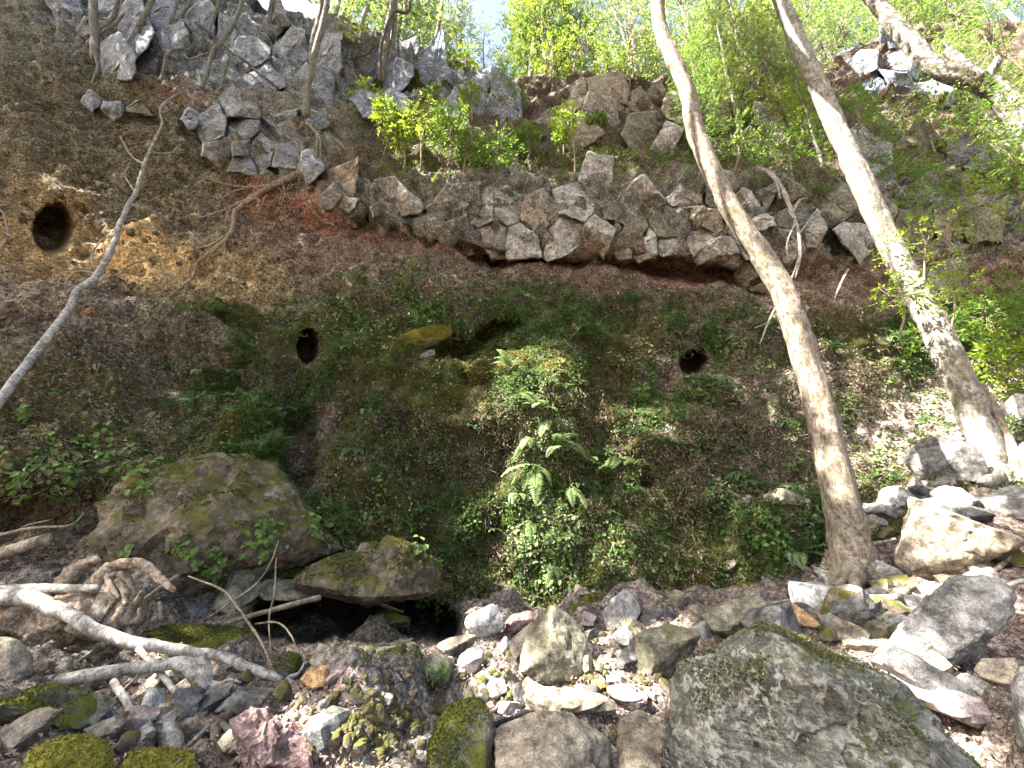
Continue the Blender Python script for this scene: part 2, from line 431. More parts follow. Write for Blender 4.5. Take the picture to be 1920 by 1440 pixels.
# ------------------------------------------------------------------ terrain: stream bed and cliff as one profile, rows of (height in picture, depth in metres)
ST_U = [-450, 0, 200, 420, 560, 700, 820, 960, 1120, 1280, 1500, 1700, 1920, 2400]
ROWS = {
 0:    [(1850,1.9),(1440,3.0),(1300,4.2),(1150,5.6),(1030,6.6),(950,7.7),(880,7.1),(740,7.4),(575,8.2),(530,9.6),(400,10.2),(240,11.2),(120,12.3),(70,13.2),(20,14.0),(-80,16)],
 200:  [(1850,1.9),(1440,3.2),(1250,5.0),(1140,6.1),(1060,6.8),(980,7.2),(900,7.5),(780,8.1),(610,9.2),(545,10.7),(400,11.3),(250,12),(170,12.5),(110,13.6),(50,14.6),(-60,17)],
 420:  [(1850,1.9),(1440,3.4),(1270,5.2),(1190,6.0),(1090,7.2),(980,7.8),(870,8.3),(770,9.2),(640,10.4),(560,11.3),(430,12.2),(330,12.6),(200,12.8),(150,14),(90,15),(0,17)],
 560:  [(1850,1.9),(1440,3.5),(1290,5.0),(1215,6.4),(1130,7.6),(1010,8.0),(900,8.7),(770,9.7),(650,10.7),(540,11.6),(440,12.5),(385,12.4),(240,12.8),(200,14),(130,15.5),(25,17.5)],
 700:  [(1850,1.9),(1440,3.6),(1300,5.0),(1205,6.6),(1150,8.0),(1040,8.3),(920,9.0),(780,9.9),(660,10.8),(500,12.0),(430,12.9),(405,12.2),(330,12.5),(300,13.3),(190,15.8),(62,17)],
 820:  [(1850,1.9),(1440,3.6),(1300,5.0),(1205,6.8),(1140,8.8),(1020,9.2),(900,9.8),(780,10.2),(650,10.9),(485,12.2),(455,13.1),(435,12.2),(335,12.5),(315,13.4),(200,16.2),(105,17.3)],
 960:  [(1850,1.9),(1440,3.6),(1300,5.0),(1200,7.0),(1125,9.2),(1020,9.6),(900,10.),(780,10.4),(660,11.1),(505,12.5),(490,13.4),(470,12.3),(340,12.6),(325,13.6),(200,16.5),(155,17.6)],
 1120: [(1850,1.9),(1440,3.6),(1300,5.0),(1200,7.0),(1120,9.0),(1020,9.5),(900,10.),(780,10.5),(660,11.3),(515,12.6),(495,13.6),(472,12.4),(340,12.8),(325,13.7),(250,15.3),(150,16.8)],
 1280: [(1850,1.9),(1440,3.6),(1300,5.0),(1200,6.8),(1115,8.8),(1010,9.4),(880,10.2),(770,10.8),(660,11.5),(542,12.6),(515,14.2),(484,12.6),(340,13.0),(320,13.9),(250,15.4),(145,16.6)],
 1500: [(1850,1.9),(1440,3.3),(1290,4.6),(1180,6.3),(1090,8.0),(980,9.2),(860,10.2),(750,11.2),(650,12.1),(572,12.9),(530,13.8),(482,13.2),(335,13.5),(310,14.4),(240,16.0),(130,17.5)],
 1700: [(1850,1.8),(1440,3.1),(1270,4.6),(1130,6.2),(1000,7.8),(900,9.4),(830,10.6),(760,12.),(670,13.2),(590,14.0),(540,14.4),(490,14.2),(330,14.6),(300,15.4),(200,17.0),(60,18.5)],
 1920: [(1850,1.8),(1440,3.0),(1270,4.4),(1110,6.0),(960,7.9),(860,9.4),(790,11.),(720,12.5),(640,13.6),(560,14.6),(520,15.0),(470,14.8),(330,15.0),(300,15.8),(200,17.0),(40,19)],
}
ROWS[-450] = [(v, y * 0.9) for v, y in ROWS[0]]
ROWS[2400] = [(v, y * 0.92) for v, y in ROWS[1920]]
NR = 16
ctrl = np.array([ROWS[u] for u in ST_U], float)            # stations x rows x 2
U = np.concatenate([np.arange(-450, 0, 9), np.arange(0, 1920, 4.0), np.arange(1920, 2401, 9)])
def along_u(vals):
    """monotone-ish cubic across stations"""
    x = np.array(ST_U, float); y = vals
    h = np.diff(x); d = np.diff(y) / h
    m = np.zeros_like(y); m[1:-1] = np.where(d[1:] * d[:-1] > 0, 2 * d[1:] * d[:-1] / (d[1:] + d[:-1] + 1e-12), 0); m[0] = d[0]; m[-1] = d[-1]
    k = np.clip(np.searchsorted(x, U, 'right') - 1, 0, len(x) - 2); t = (U - x[k]) / h[k]
    return ((2*t**3-3*t**2+1)*y[k] + (t**3-2*t**2+t)*h[k]*m[k] + (-2*t**3+3*t**2)*y[k+1] + (t**3-t**2)*h[k]*m[k+1])
RV = np.stack([along_u(ctrl[:, r, 0]) for r in range(NR)])
RY = np.stack([along_u(ctrl[:, r, 1]) for r in range(NR)])
gv, gy, row_id = [], [], []
for r in range(NR - 1):
    n = int(max(3, np.max(np.abs(RV[r + 1] - RV[r])) / (10 if r == 0 else 4.2)))
    for k in range(n):
        t = k / n
        gv.append(RV[r] * (1 - t) + RV[r + 1] * t); gy.append(RY[r] * (1 - t) + RY[r + 1] * t); row_id.append(r + t)
gv.append(RV[-1]); gy.append(RY[-1]); row_id.append(NR - 1.0)
GV = np.array(gv); GY = np.array(gy); ROWID = np.array(row_id); GU = np.broadcast_to(U, GV.shape)
for _ in range(3):                                         # round the profile a little
    GY[1:-1] = 0.25 * GY[:-2] + 0.5 * GY[1:-1] + 0.25 * GY[2:]
def wob(u, v, s=60.0, seed=0):
    q = np.stack([np.ravel(u) / s, np.ravel(v) / s, np.full(np.size(u), seed * 7.7)], 1)
    return fbm(q, 3).reshape(np.shape(u))
W1, W2 = wob(GU, GV, 70, 1), wob(GU, GV, 70, 2)
def ell(cu, cv, a, b, ang=0.0, warp=1.0, soft=0.35, at=None):
    gu, gv_ = at if at is not None else (GU, GV)
    du = gu - cu + W1 * 14 * warp; dv = gv_ - cv + W2 * 14 * warp
    c, s_ = math.cos(math.radians(ang)), math.sin(math.radians(ang))
    e = np.sqrt(((du * c + dv * s_) / a) ** 2 + ((-du * s_ + dv * c) / b) ** 2)
    return 1 - sstep(1 - soft, 1 + soft, e)
G = pt(GU, GV, GY)
# plateau behind the rim
back = [(0.6, 0.15), (2.0, 0.35), (5.0, 0.7), (12, 1.5), (30, 4), (80, 12)]
for dy, dz in back:
    Pn = G[len(GV) - 1].copy(); Pn[:, 1] += dy; Pn[:, 2] += dz; Pn[:, 0] *= (Pn[:, 1] / G[len(GV) - 1][:, 1]) ** 0.5
    G = np.concatenate([G, Pn[None]])
nb = len(back)
pad = lambda a: np.concatenate([a, np.repeat(a[-1:], nb, 0)])
GU0, GV0 = GU, GV
GU = pad(GU); GV = pad(GV); W1 = pad(W1); W2 = pad(W2); ROWID = np.concatenate([ROWID, NR - 1 + np.arange(1, nb + 1) * 0.1])
def grid_normals(G):
    a = np.gradient(G, axis=1); b = np.gradient(G, axis=0)
    n = unit(np.cross(a, b)); return n
GN = grid_normals(G)
flat = G.reshape(-1, 3)
rid = np.broadcast_to(ROWID[:, None], GU.shape)
near = np.clip(sstep(0.0, 4.0, rid), 0, 1)
amp = 0.30 + 0.0 * GU
disp = fbm(flat * 0.45, 3).reshape(GU.shape) * 0.42 * near + ridged(flat * 0.8 + 70, 2).reshape(GU.shape) * 0.15 * near
disp += fbm(flat * 1.7 + 9, 4).reshape(GU.shape) * 0.17
disp += ridged(flat * 1.1 + 40, 3).reshape(GU.shape) * 0.05 * near
disp += fbm(flat * 7.0 + 3, 3).reshape(GU.shape) * 0.035
disp *= np.where(rid > NR - 0.99, 1.5, 1.0)
# bulges of the bank and wall
disp += 0.45 * ell(880, 760, 150, 60, 0) + 0.35 * ell(790, 700, 70, 40)
disp += 0.5 * ell(1260, 850, 90, 70, 35) + 0.35 * ell(1330, 900, 60, 110, -30)
disp += 0.55 * ell(1010, 760, 70, 110, 5) + 0.35 * ell(1010, 960, 60, 120)
disp += 0.5 * ell(1450, 1010, 80, 70, 25)
disp += 0.35 * ell(690, 1330, 110, 60) + 0.2 * ell(620, 1400, 90, 50)
disp += 0.5 * ell(300, 640, 260, 40, 18) + 0.3 * ell(120, 690, 150, 60)
disp += 0.25 * ell(270, 500, 60, 50)
disp -= 0.5 * ell(560, 830, 40, 130, 0)
disp -= 0.6 * ell(880, 660, 90, 28, 0)
disp -= 0.45 * ell(1560, 1450, 340, 120, 0)
disp -= 0.7 * ell(100, 960, 260, 45, -4) + 0.55 * ell(110, 1190, 190, 60, 0)
G = G + GN * disp[..., None]
def cells(P, scale, seed):
    """block pattern: offset and tilt per nearest jittered cell"""
    Q = P * scale; i0 = np.floor(Q).astype(int); best = np.full(len(Q), 9e9); val = np.zeros(len(Q))
    for dx in (-1, 0, 1):
        for dy in (-1, 0, 1):
            for dz in (-1, 0, 1):
                c = i0 + [dx, dy, dz]; h = (c[:, 0] * 73856093 ^ c[:, 1] * 19349663 ^ c[:, 2] * 83492791 ^ seed) & 0xffff
                rr = np.stack([(h * k_ % 997) / 997.0 for k_ in (13, 57, 101)], 1)
                ctr = c + 0.5 + (rr - .5) * 0.9; d = Q - ctr; dd = (d ** 2).sum(1); m = dd < best
                tl = np.stack([(h * k_ % 887) / 887.0 for k_ in (29, 71, 151)], 1) - .5
                best = np.where(m, dd, best); val = np.where(m, ((h * 7 % 613) / 613.0 - .5) + (d * tl).sum(1) * 1.1, val)
    return val
rockm = np.maximum.reduce([ell(900, 395, 270, 70), ell(1340, 410, 260, 80), ell(1740, 410, 220, 80), ell(470, 260, 150, 60, 15), ell(340, 50, 330, 100, 15), ell(620, 130, 60, 90), ell(800, 140, 170, 70, 15), ell(1230, 205, 260, 50), ell(1700, 150, 110, 70)])
_ri = np.nonzero(rockm.ravel() > 0.02)[0]; _cv = np.zeros(GU.size)
_gf = G.reshape(-1, 3)[_ri] + 0.25 * np.stack([fbm(G.reshape(-1, 3)[_ri] * .8 + k_, 2) for k_ in (1, 20, 40)], 1)
_cv[_ri] = cells(_gf * np.array([1, 1, .8]), 0.75, 5) * 0.75 + cells(_gf, 1.9, 9) * 0.28
G = G + GN * (_cv.reshape(GU.shape) * rockm)[..., None]
# holes and hollows go back into the hillside
CAVES = [(103, 430, 37, 40, 2.2, -8), (580, 650, 21, 30, 2.0, 0), (1300, 680, 25, 23, 2.0, 0), (938, 620, 46, 17, 1.4, -14), (915, 490, 42, 9, 1.0, 8), (868, 645, 50, 18, 1.1, -6),
         (1290, 512, 150, 17, 1.2, 4), (1060, 492, 100, 9, 0.8, 2), (1410, 512, 16, 14, 1.0, 0), (720, 432, 60, 10, 0.5, 18)]
hole = np.zeros(GU.shape)
PU, PV, _pf = project(G)
RAY = unit(G - CAM)
for cu, cv, a, b, dep, ang in CAVES:
    m = ell(cu, cv, a, b, ang, 0.5 if cu < 200 else 0.25, 0.14 if cu < 200 else 0.11, (PU, PV)) if dep > 1.5 else ell(cu, cv, a, b, ang, 0.8, 0.3, (PU, PV))
    hole = np.maximum(hole, m * (dep > 1.5))
    G = G + RAY * (m * dep)[..., None] + np.array([-0.25, 0, 0]) * (m * (dep > 1.9))[..., None]
nogrow = np.maximum.reduce([ell(cu, cv, a + 9, b + 9, ang, 0.25, 0.15, (PU, PV)) for cu, cv, a, b, dep, ang in CAVES if dep > 1.5])
# the low cave under the outcrop
cave = np.maximum(np.maximum(ell(680, 1150, 175, 52, 6, 0.7, 0.12, (PU, PV)), ell(560, 1165, 85, 42, 0, 0.7, 0.15, (PU, PV))), ell(800, 1165, 62, 36, 20, 0.7, 0.15, (PU, PV)))
RAY = unit(G - CAM)
G = G + RAY * (cave * 2.3)[..., None]

# ---- what the surface is made of (soil, clay, moss), from base colours, with shade tinted into the hollows
def c3(*c): return np.array(c)
tint = np.broadcast_to(c3(0.125, 0.095, 0.062), GU.shape + (3,)).copy()
moss = np.zeros(GU.shape); litter = np.full(GU.shape, 0.5)
def paint(mask, col, k=1.0):
    global tint
    w = np.clip(mask * k, 0, 1)[..., None]; tint = tint * (1 - w) + np.array(col) * w
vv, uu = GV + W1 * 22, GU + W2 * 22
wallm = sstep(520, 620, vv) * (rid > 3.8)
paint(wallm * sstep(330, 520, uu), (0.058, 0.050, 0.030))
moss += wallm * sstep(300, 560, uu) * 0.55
# upper left bank: grey-brown litter, ochre earth round the holes, red clay under the rock
paint((1 - sstep(520, 640, vv)) * (1 - sstep(560, 760, uu)), (0.138, 0.118, 0.084))
moss += ell(180, 250, 330, 170, 20) * 0.42
paint(ell(190, 520, 260, 95, 12), (0.27, 0.175, 0.085), 0.9)
paint(ell(270, 490, 90, 60), (0.42, 0.27, 0.125), 0.9)
paint(ell(60, 420, 120, 90), (0.25, 0.165, 0.085), 0.7)
paint(ell(470, 520, 90, 50, 20), (0.25, 0.17, 0.08), 0.7)
paint(ell(560, 440, 160, 70, 22), (0.15, 0.10, 0.072), 0.9)
paint(ell(490, 380, 45, 30, 25), (0.27, 0.13, 0.08), 0.75)
paint(ell(660, 425, 110, 26, 14), (0.25, 0.11, 0.075), 0.9)
paint(ell(610, 395, 50, 20, 20), (0.26, 0.11, 0.075), 0.8)
paint(ell(400, 200, 120, 35, 10), (0.22, 0.11, 0.075), 0.7)
paint(ell(860, 470, 130, 22, 10), (0.16, 0.075, 0.05), 0.9)
paint(ell(1230, 505, 260, 32, 3), (0.30, 0.115, 0.075), 0.9)
paint(ell(1080, 500, 140, 26, 0), (0.15, 0.085, 0.065), 0.8)
paint(ell(1560, 550, 130, 60, 0), (0.20, 0.13, 0.09), 0.9)
paint(ell(1760, 510, 160, 40, 0), (0.20, 0.12, 0.085), 0.8)
# bedrock behind the rock bands
paint(rockm, (0.17, 0.155, 0.13), 0.95)
# terrace of litter
paint(ell(230, 640, 300, 46, 17), (0.165, 0.132, 0.105), 0.85)
moss -= ell(230, 640, 300, 46, 17) * 0.6
moss += ell(170, 830, 330, 130, 0) * 0.5
moss += ell(400, 600, 90, 30) * 0.5
paint(ell(170, 800, 330, 130, 0), (0.12, 0.10, 0.06), 0.9)
# brown bare strips in the wall
paint(ell(590, 840, 45, 130), (0.11, 0.08, 0.058), 0.9); moss -= ell(590, 840, 45, 130) * 0.5
paint(ell(1150, 500, 330, 40), (0.15, 0.105, 0.08), 0.6); moss -= ell(1130, 510, 300, 40) * 0.35
paint(ell(1400, 800, 230, 200, 20), (0.105, 0.082, 0.058), 0.95); moss -= ell(1400, 790, 200, 170, 20) * 0.42
moss -= ell(820, 820, 200, 90, 0) * 0.22
# yellow moss
moss += ell(810, 720, 90, 70) * 0.4 + ell(1240, 790, 60, 40) * 0.3
paint(ell(990, 700, 85, 40), (0.30, 0.28, 0.06), 0.8); paint(ell(890, 690, 40, 60), (0.24, 0.20, 0.07), 0.8)
paint(ell(875, 780, 60, 25), (0.22, 0.17, 0.07), 0.7); paint(ell(1230, 790, 50, 25, 25), (0.25, 0.23, 0.06), 0.7)
moss += ell(1050, 1090, 60, 40) * 0.3 + ell(1340, 1120, 90, 25) * 0.3
# ledge and rim
paint((1 - sstep(300, 345, vv)) * sstep(640, 720, uu), (0.11, 0.08, 0.058))
moss += ell(1150, 300, 300, 30) * 0.45 + ell(1650, 330, 260, 40) * 0.3 + ell(900, 180, 160, 40) * 0.4 + ell(740, 155, 90, 14, 10) * 0.8
paint((1 - sstep(90, 140, vv)) * (1 - sstep(560, 640, uu)) * sstep(60, 140, uu), (0.15, 0.13, 0.115))
# stream bed
gm = (rid < 4.0) * 1.0
paint(gm, (0.155, 0.12, 0.095)); moss *= 1 - gm * 0.8
paint(gm * ell(1060, 1290, 220, 120), (0.235, 0.18, 0.15)); paint(gm * ell(690, 1370, 150, 90), (0.16, 0.14, 0.12), 0.9)
paint(gm * ell(600, 1430, 60, 60), (0.25, 0.17, 0.15), 0.9)
moss += ell(700, 1310, 120, 40) * 0.5 + ell(90, 1400, 130, 60) * 0.4
paint(ell(1780, 800, 240, 110, -5) * (rid > 2), (0.30, 0.24, 0.195), 0.9); moss -= ell(1800, 790, 200, 90) * 0.4
paint(gm * ell(1800, 1150, 220, 180), (0.22, 0.15, 0.125), 0.8)
paint(cave, (0.06, 0.05, 0.035), 0.9); moss = np.clip(moss, 0, 1) * (1 - 0.5 * cave)  # shade inside the low cave painted into the soil colour
paint(hole, (0.07, 0.05, 0.03), 0.9); moss *= 1 - hole  # holes tinted dark inside, their shade put into the colour
paint(np.maximum(ell(400, 60, 300, 110, 15), ell(800, 140, 170, 70, 15)) * rockm, (0.20, 0.20, 0.20), 0.95)
litter = np.clip(0.75 + W2 * 0.4, 0, 1) * (1 - 0.8 * rockm) * (1 - 0.6 * ell(190, 480, 260, 95, 12)) * (1 - hole)

tint = tint * np.array([0.98, 1.06, 1.10]) * (1 + 0.3 * (1 - sstep(560, 680, GV)) * (1 - sstep(560, 760, GU)))[..., None]
nrow, ncol = GU.shape
idx = np.arange(nrow * ncol).reshape(nrow, ncol)
def sheet(r0, r1, name):
    sel = idx[r0:r1 + 1]
    V = G.reshape(-1, 3)[sel.ravel()]
    k = np.arange(sel.size).reshape(sel.shape)
    F = np.stack([k[:-1, :-1], k[:-1, 1:], k[1:, 1:], k[1:, :-1]], -1).reshape(-1, 4)
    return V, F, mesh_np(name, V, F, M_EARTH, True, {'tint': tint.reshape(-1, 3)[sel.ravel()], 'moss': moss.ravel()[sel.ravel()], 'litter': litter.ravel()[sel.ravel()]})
rb = int(np.searchsorted(ROWID, 4.0))
Vg, Fg, me = sheet(0, rb, 'ground'); ground = link('ground', me, kind='structure')
Vc, Fc, me = sheet(rb, nrow - 1, 'cliff'); cliff = link('cliff', me, kind='structure')
# the valley floor round and behind the camera, down to the horizon
R0 = []
for k, rr in enumerate([0, 6, 14, 30, 70, 160, 400, 900]):
    th = np.linspace(0, 2 * np.pi, 48, endpoint=False)
    P = np.stack([rr * np.cos(th), rr * np.sin(th) + 1.0, np.full(48, -0.55) - (0.0 if rr < 100 else 0)], 1)
    P[:, 2] += fbm(P * 0.11, 2) * 0.25 * min(1, rr / 14)
    R0.append(P)
Vf = np.concatenate(R0); k = np.arange(48)
Ff = np.concatenate([np.stack([a * 48 + k, a * 48 + (k + 1) % 48, (a + 1) * 48 + (k + 1) % 48, (a + 1) * 48 + k], 1) for a in range(7)])[:, ::-1]
link('valley_floor', mesh_np('valley_floor', Vf, Ff[:, ::-1], M_EARTH, True, {'tint': np.tile([0.13, 0.10, 0.07], (len(Vf), 1)), 'moss': np.full(len(Vf), 0.3), 'litter': np.full(len(Vf), .6)}), kind='structure')

bvh = BVHTree.FromPolygons(np.concatenate([Vg, Vc]).tolist(), np.concatenate([Fg, Fc + len(Vg)]).tolist())
CV = Vector(CAM)
def hit(u, v):
    d = unit(rays(u, v)); h = bvh.ray_cast(CV, Vector(d))
    if h[0] is None: return None
    n = np.array(h[1]); n = n if n @ d < 0 else -n
    return np.array(h[0]), n
def hitY(u, v, dflt=10.0):
    h = hit(u, v); return h[0][1] if h else dflt

# ------------------------------------------------------------------ rocks
def ico(n):
    import bmesh
    bm = bmesh.new(); bmesh.ops.create_icosphere(bm, subdivisions=n, radius=1.0)
    V = np.array([v.co[:] for v in bm.verts]); F = np.array([[v.index for v in f.verts] for f in bm.faces]); bm.free()
    return unit(V), F
ICO = {k: ico(k) for k in (2, 3, 4, 5, 6)}
def rock_from_outline(poly, Yc, thick=0.8, facets=3, seed=0, res=4, sharp=90, rough=0.035, fronts=None, up_tilt=0.5, ridge=((2, 12), (4, 30)), fit=1.0, chamfer=0.18, chips=4):
    """a faceted stone whose outline seen from the camera position follows poly (photo pixels) at depth Yc.
    Every outline edge becomes two planes that meet in a ridge; fronts adds facing planes."""
    rng = np.random.default_rng(seed + 101)
    poly = np.asarray(poly, float)
    if 0.5 * np.sum(poly[:, 0] * np.roll(poly[:, 1], -1) - np.roll(poly[:, 0], -1) * poly[:, 1]) < 0: poly = poly[::-1]
    cu, cv = poly.mean(0)
    C = pt(cu, cv, Yc); view = unit(C - CAM)
    P3 = pt(poly[:, 0], poly[:, 1], np.full(len(poly), Yc))
    # bring the outline points to the plane through C that faces the camera
    dirs = unit(P3 - CAM); t = ((C - CAM) @ view) / (dirs @ view); P3 = CAM + dirs * t[:, None]
    size = math.sqrt(np.ptp((P3 - C) @ unit(np.cross(view, [0, 0, 1]))) * np.ptp((P3 - C) @ unit(np.cross(np.cross(view, [0, 0, 1]), view))))
    Ns, Ds = [], []
    for i in range(len(P3)):
        a, b = P3[i], P3[(i + 1) % len(P3)]
        mid = (a + b) / 2; e = unit(b - a)
        n = unit(np.cross(a - CAM, b - CAM))
        if n @ (mid - C) < 0: n = -n
        for sgn, (lo, hi) in zip((-1, 1), ridge):
            an = math.radians(rng.uniform(lo, hi) if rng.random() > chamfer else rng.uniform(15, 40))
            m = unit(n * math.cos(an) + view * sgn * math.sin(an))
            d = m @ (mid - C)
            if d > 0.02 * size: Ns.append(m); Ds.append(d)
            else: Ns.append(n); Ds.append(max(n @ (mid - C), 0.03 * size))
    half = size * thick * 0.5
    toc = -view
    if fronts is None:
        fronts = [(rng.normal() * 0.45, rng.uniform(-0.15, 1.0) * up_tilt * 1.6, rng.uniform(0.6, 1.0)) for _ in range(facets)]
    right = unit(np.cross(view, [0, 0, 1])); upv = unit(np.cross(right, view))
    for fx, fy, fd in fronts:
        Ns.append(unit(toc + right * fx + upv * fy)); Ds.append(half * fd)
    for _ in range(3):
        Ns.append(unit(view + rng.normal(size=3) * 0.5)); Ds.append(half * rng.uniform(0.7, 1.0))
    Ns = np.array(Ns); Ds = np.array(Ds)
    V, F = ICO[res]
    def support(Ns, Ds): return 1.0 / np.maximum((V @ Ns.T / Ds[None]).max(1), 1e-6)
    r = support(Ns, Ds)
    X0 = V * r[:, None]
    for _ in range(chips):                                 # knock corners and edges off
        m = unit(rng.normal(size=3) + toc * 0.5); hh = (X0 @ m).max()
        Ns = np.concatenate([Ns, m[None]]); Ds = np.append(Ds, hh * rng.uniform(0.82, 0.97))
    q = np.maximum(V @ Ns.T / Ds[None], 0) ** sharp
    r = q.sum(1) ** (-1 / sharp)
    X = V * r[:, None]
    for _ in range(2):                                     # let the outline fill its box again after rounding
        pu, pv, _f = project(X + C)
        ku = np.ptp(poly[:, 0]) / np.ptp(pu) * fit; kv = np.ptp(poly[:, 1]) / np.ptp(pv) * fit
        xr, xu = X @ right, X @ upv
        X = X + np.outer(xr * (ku - 1), right) + np.outer(xu * (kv - 1), upv)
        pu, pv, _f = project(X + C)
        sh = right * ((poly[:, 0].max() + poly[:, 0].min() - pu.max() - pu.min()) / 2) - upv * ((poly[:, 1].max() + poly[:, 1].min() - pv.max() - pv.min()) / 2)
        C = C + sh * mpp(cv, Yc)
    off = rng.uniform(-50, 50, 3)
    s = size
    d = fbm(X / s * 1.6 + off, 2) * rough * 0.7 + fbm(X / s * 7 + off, 3) * rough * 0.45
    tq = fbm(X / s * 2.4 + off + 7, 3) * 3.0; d += (np.round(tq) - tq * 0.3) / 3.0 * rough * 0.8      # stepped breaks
    if res >= 4: d += -np.clip(ridged(X / s * 2.2 + off, 3) - 1.15, 0, 1) * rough * 0.9
    X = X + V * (d * s)[:, None]
    return X, F, C
def boulder(poly, mat, label=None, Y=None, name='boulder', cat='boulder', group=None, parent=None, dY=0.0, solid=False, **kw):
    poly = np.asarray(poly, float)
    if Y is None:
        bot = poly[np.argmax(poly[:, 1])]; cu = poly[:, 0].mean()
        vb = min(poly[:, 1].max(), 1500)
        h = hit(0.5 * (bot[0] + cu), vb)
        Y = h[0][1] if h else 6.0
        w = np.ptp(poly[:, 0]) * mpp(vb, Y)
        Y = Y + min(0.3 * w, 0.45) * (0.6 if len(poly) else 1)
    Y += dY
    kw.setdefault('seed', int(abs(poly.sum()) * 7) % 9999)
    X, F, C = rock_from_outline(poly, Y, **kw)
    me = mesh_np(name, X, F, ROCK[mat], True)
    me.set_sharp_from_angle(angle=math.radians(27))
    if solid: SOLIDS.append((X + C, F))
    o = link(name, me, parent, C, label, cat, group)
    if mat in ('mossy', 'yellowmoss', 'hero', 'brown') and parent is None:
        moss_cover(o, X, F, C, mat, kw['seed'])
    return o
def moss_cover(o, X, F, C, mat, seed):
    """short moss blades on the sides of a stone that face up"""
    rng = np.random.default_rng(seed)
    a, b, c = X[F[:, 0]], X[F[:, 1]], X[F[:, 2]]
    n = np.cross(b - a, c - a); ar = np.linalg.norm(n, axis=1) / 2; n = unit(n)
    ce = (a + b + c) / 3
    if mat == 'yellowmoss': w = np.clip(n[:, 2] + 0.5, 0, 1)
    else: w = np.clip(n[:, 2] * 0.8 + fbm((ce + C) * 2.2, 3) * 1.6 - (0.15 if mat == 'mossy' else 0.25 if mat == 'brown' else 0.5), 0, 1)
    w = w * ar * ((n @ unit(CAM - C)) > -0.35)
    if w.sum() <= 0: return
    N = int(np.clip(w.sum() * 12000, 60, 9000))
    i = rng.choice(len(F), N, p=w / w.sum()); r = rng.random((N, 2)); r = np.where(r.sum(1, keepdims=True) > 1, 1 - r, r)
    P = a[i] + (b - a)[i] * r[:, :1] + (c - a)[i] * r[:, 1:]
    l = rng.uniform(0.008, 0.02, N) * (0.6 + 0.16 * np.linalg.norm(C - CAM))
    bf = Buf()
    leaves(bf, P - n[i] * 0.004, unit(n[i] + rng.normal(size=(N, 3)) * 0.55), rng.normal(size=(N, 3)), l, l * 0.5, rng.random(N))
    link('moss_cover', bf.mesh('moss_cover', LEAF['yellowmossleaf' if mat == 'yellowmoss' else 'mossleaf'], False), o, kind='stuff')

B = boulder
SOLIDS = []
# foreground and stream-bed boulders: outline in the photograph, stone, description
B([(1033,1130),(1003,1160),(987,1193),(972,1253),(1017,1287),(1063,1285),(1100,1267),(1102,1193),(1070,1150)], 'olive', 'upright rounded olive grey boulder standing alone in the middle of the stream bed', res=5, thick=0.8, fronts=[(-0.9,0.35,0.75),(0.15,0.25,0.95),(0.8,0.5,0.8),(0.0,-0.5,0.9)])
B([(923,1132),(900,1143),(870,1157),(873,1177),(890,1193),(920,1197),(942,1180),(942,1153)], 'grey', 'pale grey block with a notched top beside the mouth of the low cave', fronts=[(-0.7,0.5,0.8),(0.7,0.3,0.8),(0,-0.9,0.9)])
B([(947,1177),(963,1150),(990,1143),(1005,1150),(997,1167),(957,1190),(940,1193)], 'red', 'rough brick red stone behind the upright boulder', rough=0.09)
B([(998,1165),(953,1203),(960,1237),(973,1240),(987,1190)], 'tan', 'narrow tan slab leaning on the left side of the upright boulder', thick=0.6)
B([(953,1193),(933,1217),(943,1227),(953,1217)], 'pale', 'little pale wedge of stone at the foot of the narrow tan slab', res=3)
B([(820,1207),(847,1193),(873,1188),(897,1197),(873,1213),(857,1233),(827,1223)], 'tan', 'flat topped tan stone lying nearest the low cave floor', fronts=[(-0.2,1.6,0.55),(0.5,0.2,0.9)])
B([(857,1243),(873,1223),(907,1210),(907,1243),(887,1267),(860,1267)], 'pale', 'pale sunlit wedge stone with a dark underside beside the flat tan stone', fronts=[(-0.3,1.4,0.5),(0.2,-0.6,0.9)])
B([(787,1250),(807,1227),(827,1223),(848,1243),(843,1277),(820,1290),(800,1280)], 'olive', 'smooth dark olive stone in front of the pale wedge stone', sharp=36)
B([(1173,1105),(1203,1123),(1203,1147),(1187,1173),(1173,1213),(1153,1200),(1130,1150),(1147,1127)], 'grey', 'tall grey columnar stone leaning at the foot of the mossy wall', fronts=[(-1.0,0.1,0.7),(0.35,0.5,0.75)], dY=0.5)
B([(1200,1150),(1227,1137),(1257,1150),(1270,1167),(1227,1180),(1200,1187)], 'dark', 'low dark stone wedged just right of the leaning columnar stone', dY=0.3)
B([(1187,1200),(1213,1183),(1280,1170),(1315,1175),(1310,1200),(1285,1240),(1240,1278),(1195,1262)], 'olive', 'broad olive grey boulder with a sloping pale top right of the upright boulder', res=5, fronts=[(-0.25,1.25,0.6),(0.2,-0.15,0.9)])
B([(993,1300),(1040,1282),(1133,1303),(1157,1327),(1150,1343),(1073,1350),(1050,1333),(983,1337)], 'tan', 'wide flat tan slab lying in front of the upright boulder', fronts=[(0.0,2.2,0.45),(0.1,0.3,0.9)], thick=0.9)
B([(1137,1280),(1173,1280),(1210,1313),(1180,1327),(1140,1300)], 'pink', 'pinkish slab tilted right of the wide flat tan slab', fronts=[(-0.1,2.0,0.4)], thick=0.7)
B([(925,1367),(1000,1337),(1043,1333),(1113,1360),(1147,1393),(1140,1480),(940,1480)], 'tan', 'big domed tan boulder at the bottom edge with a dark ribbed hollow', res=5, sharp=32, fronts=[(-0.4,1.2,0.7),(0.3,0.6,0.85)], dY=0.25)
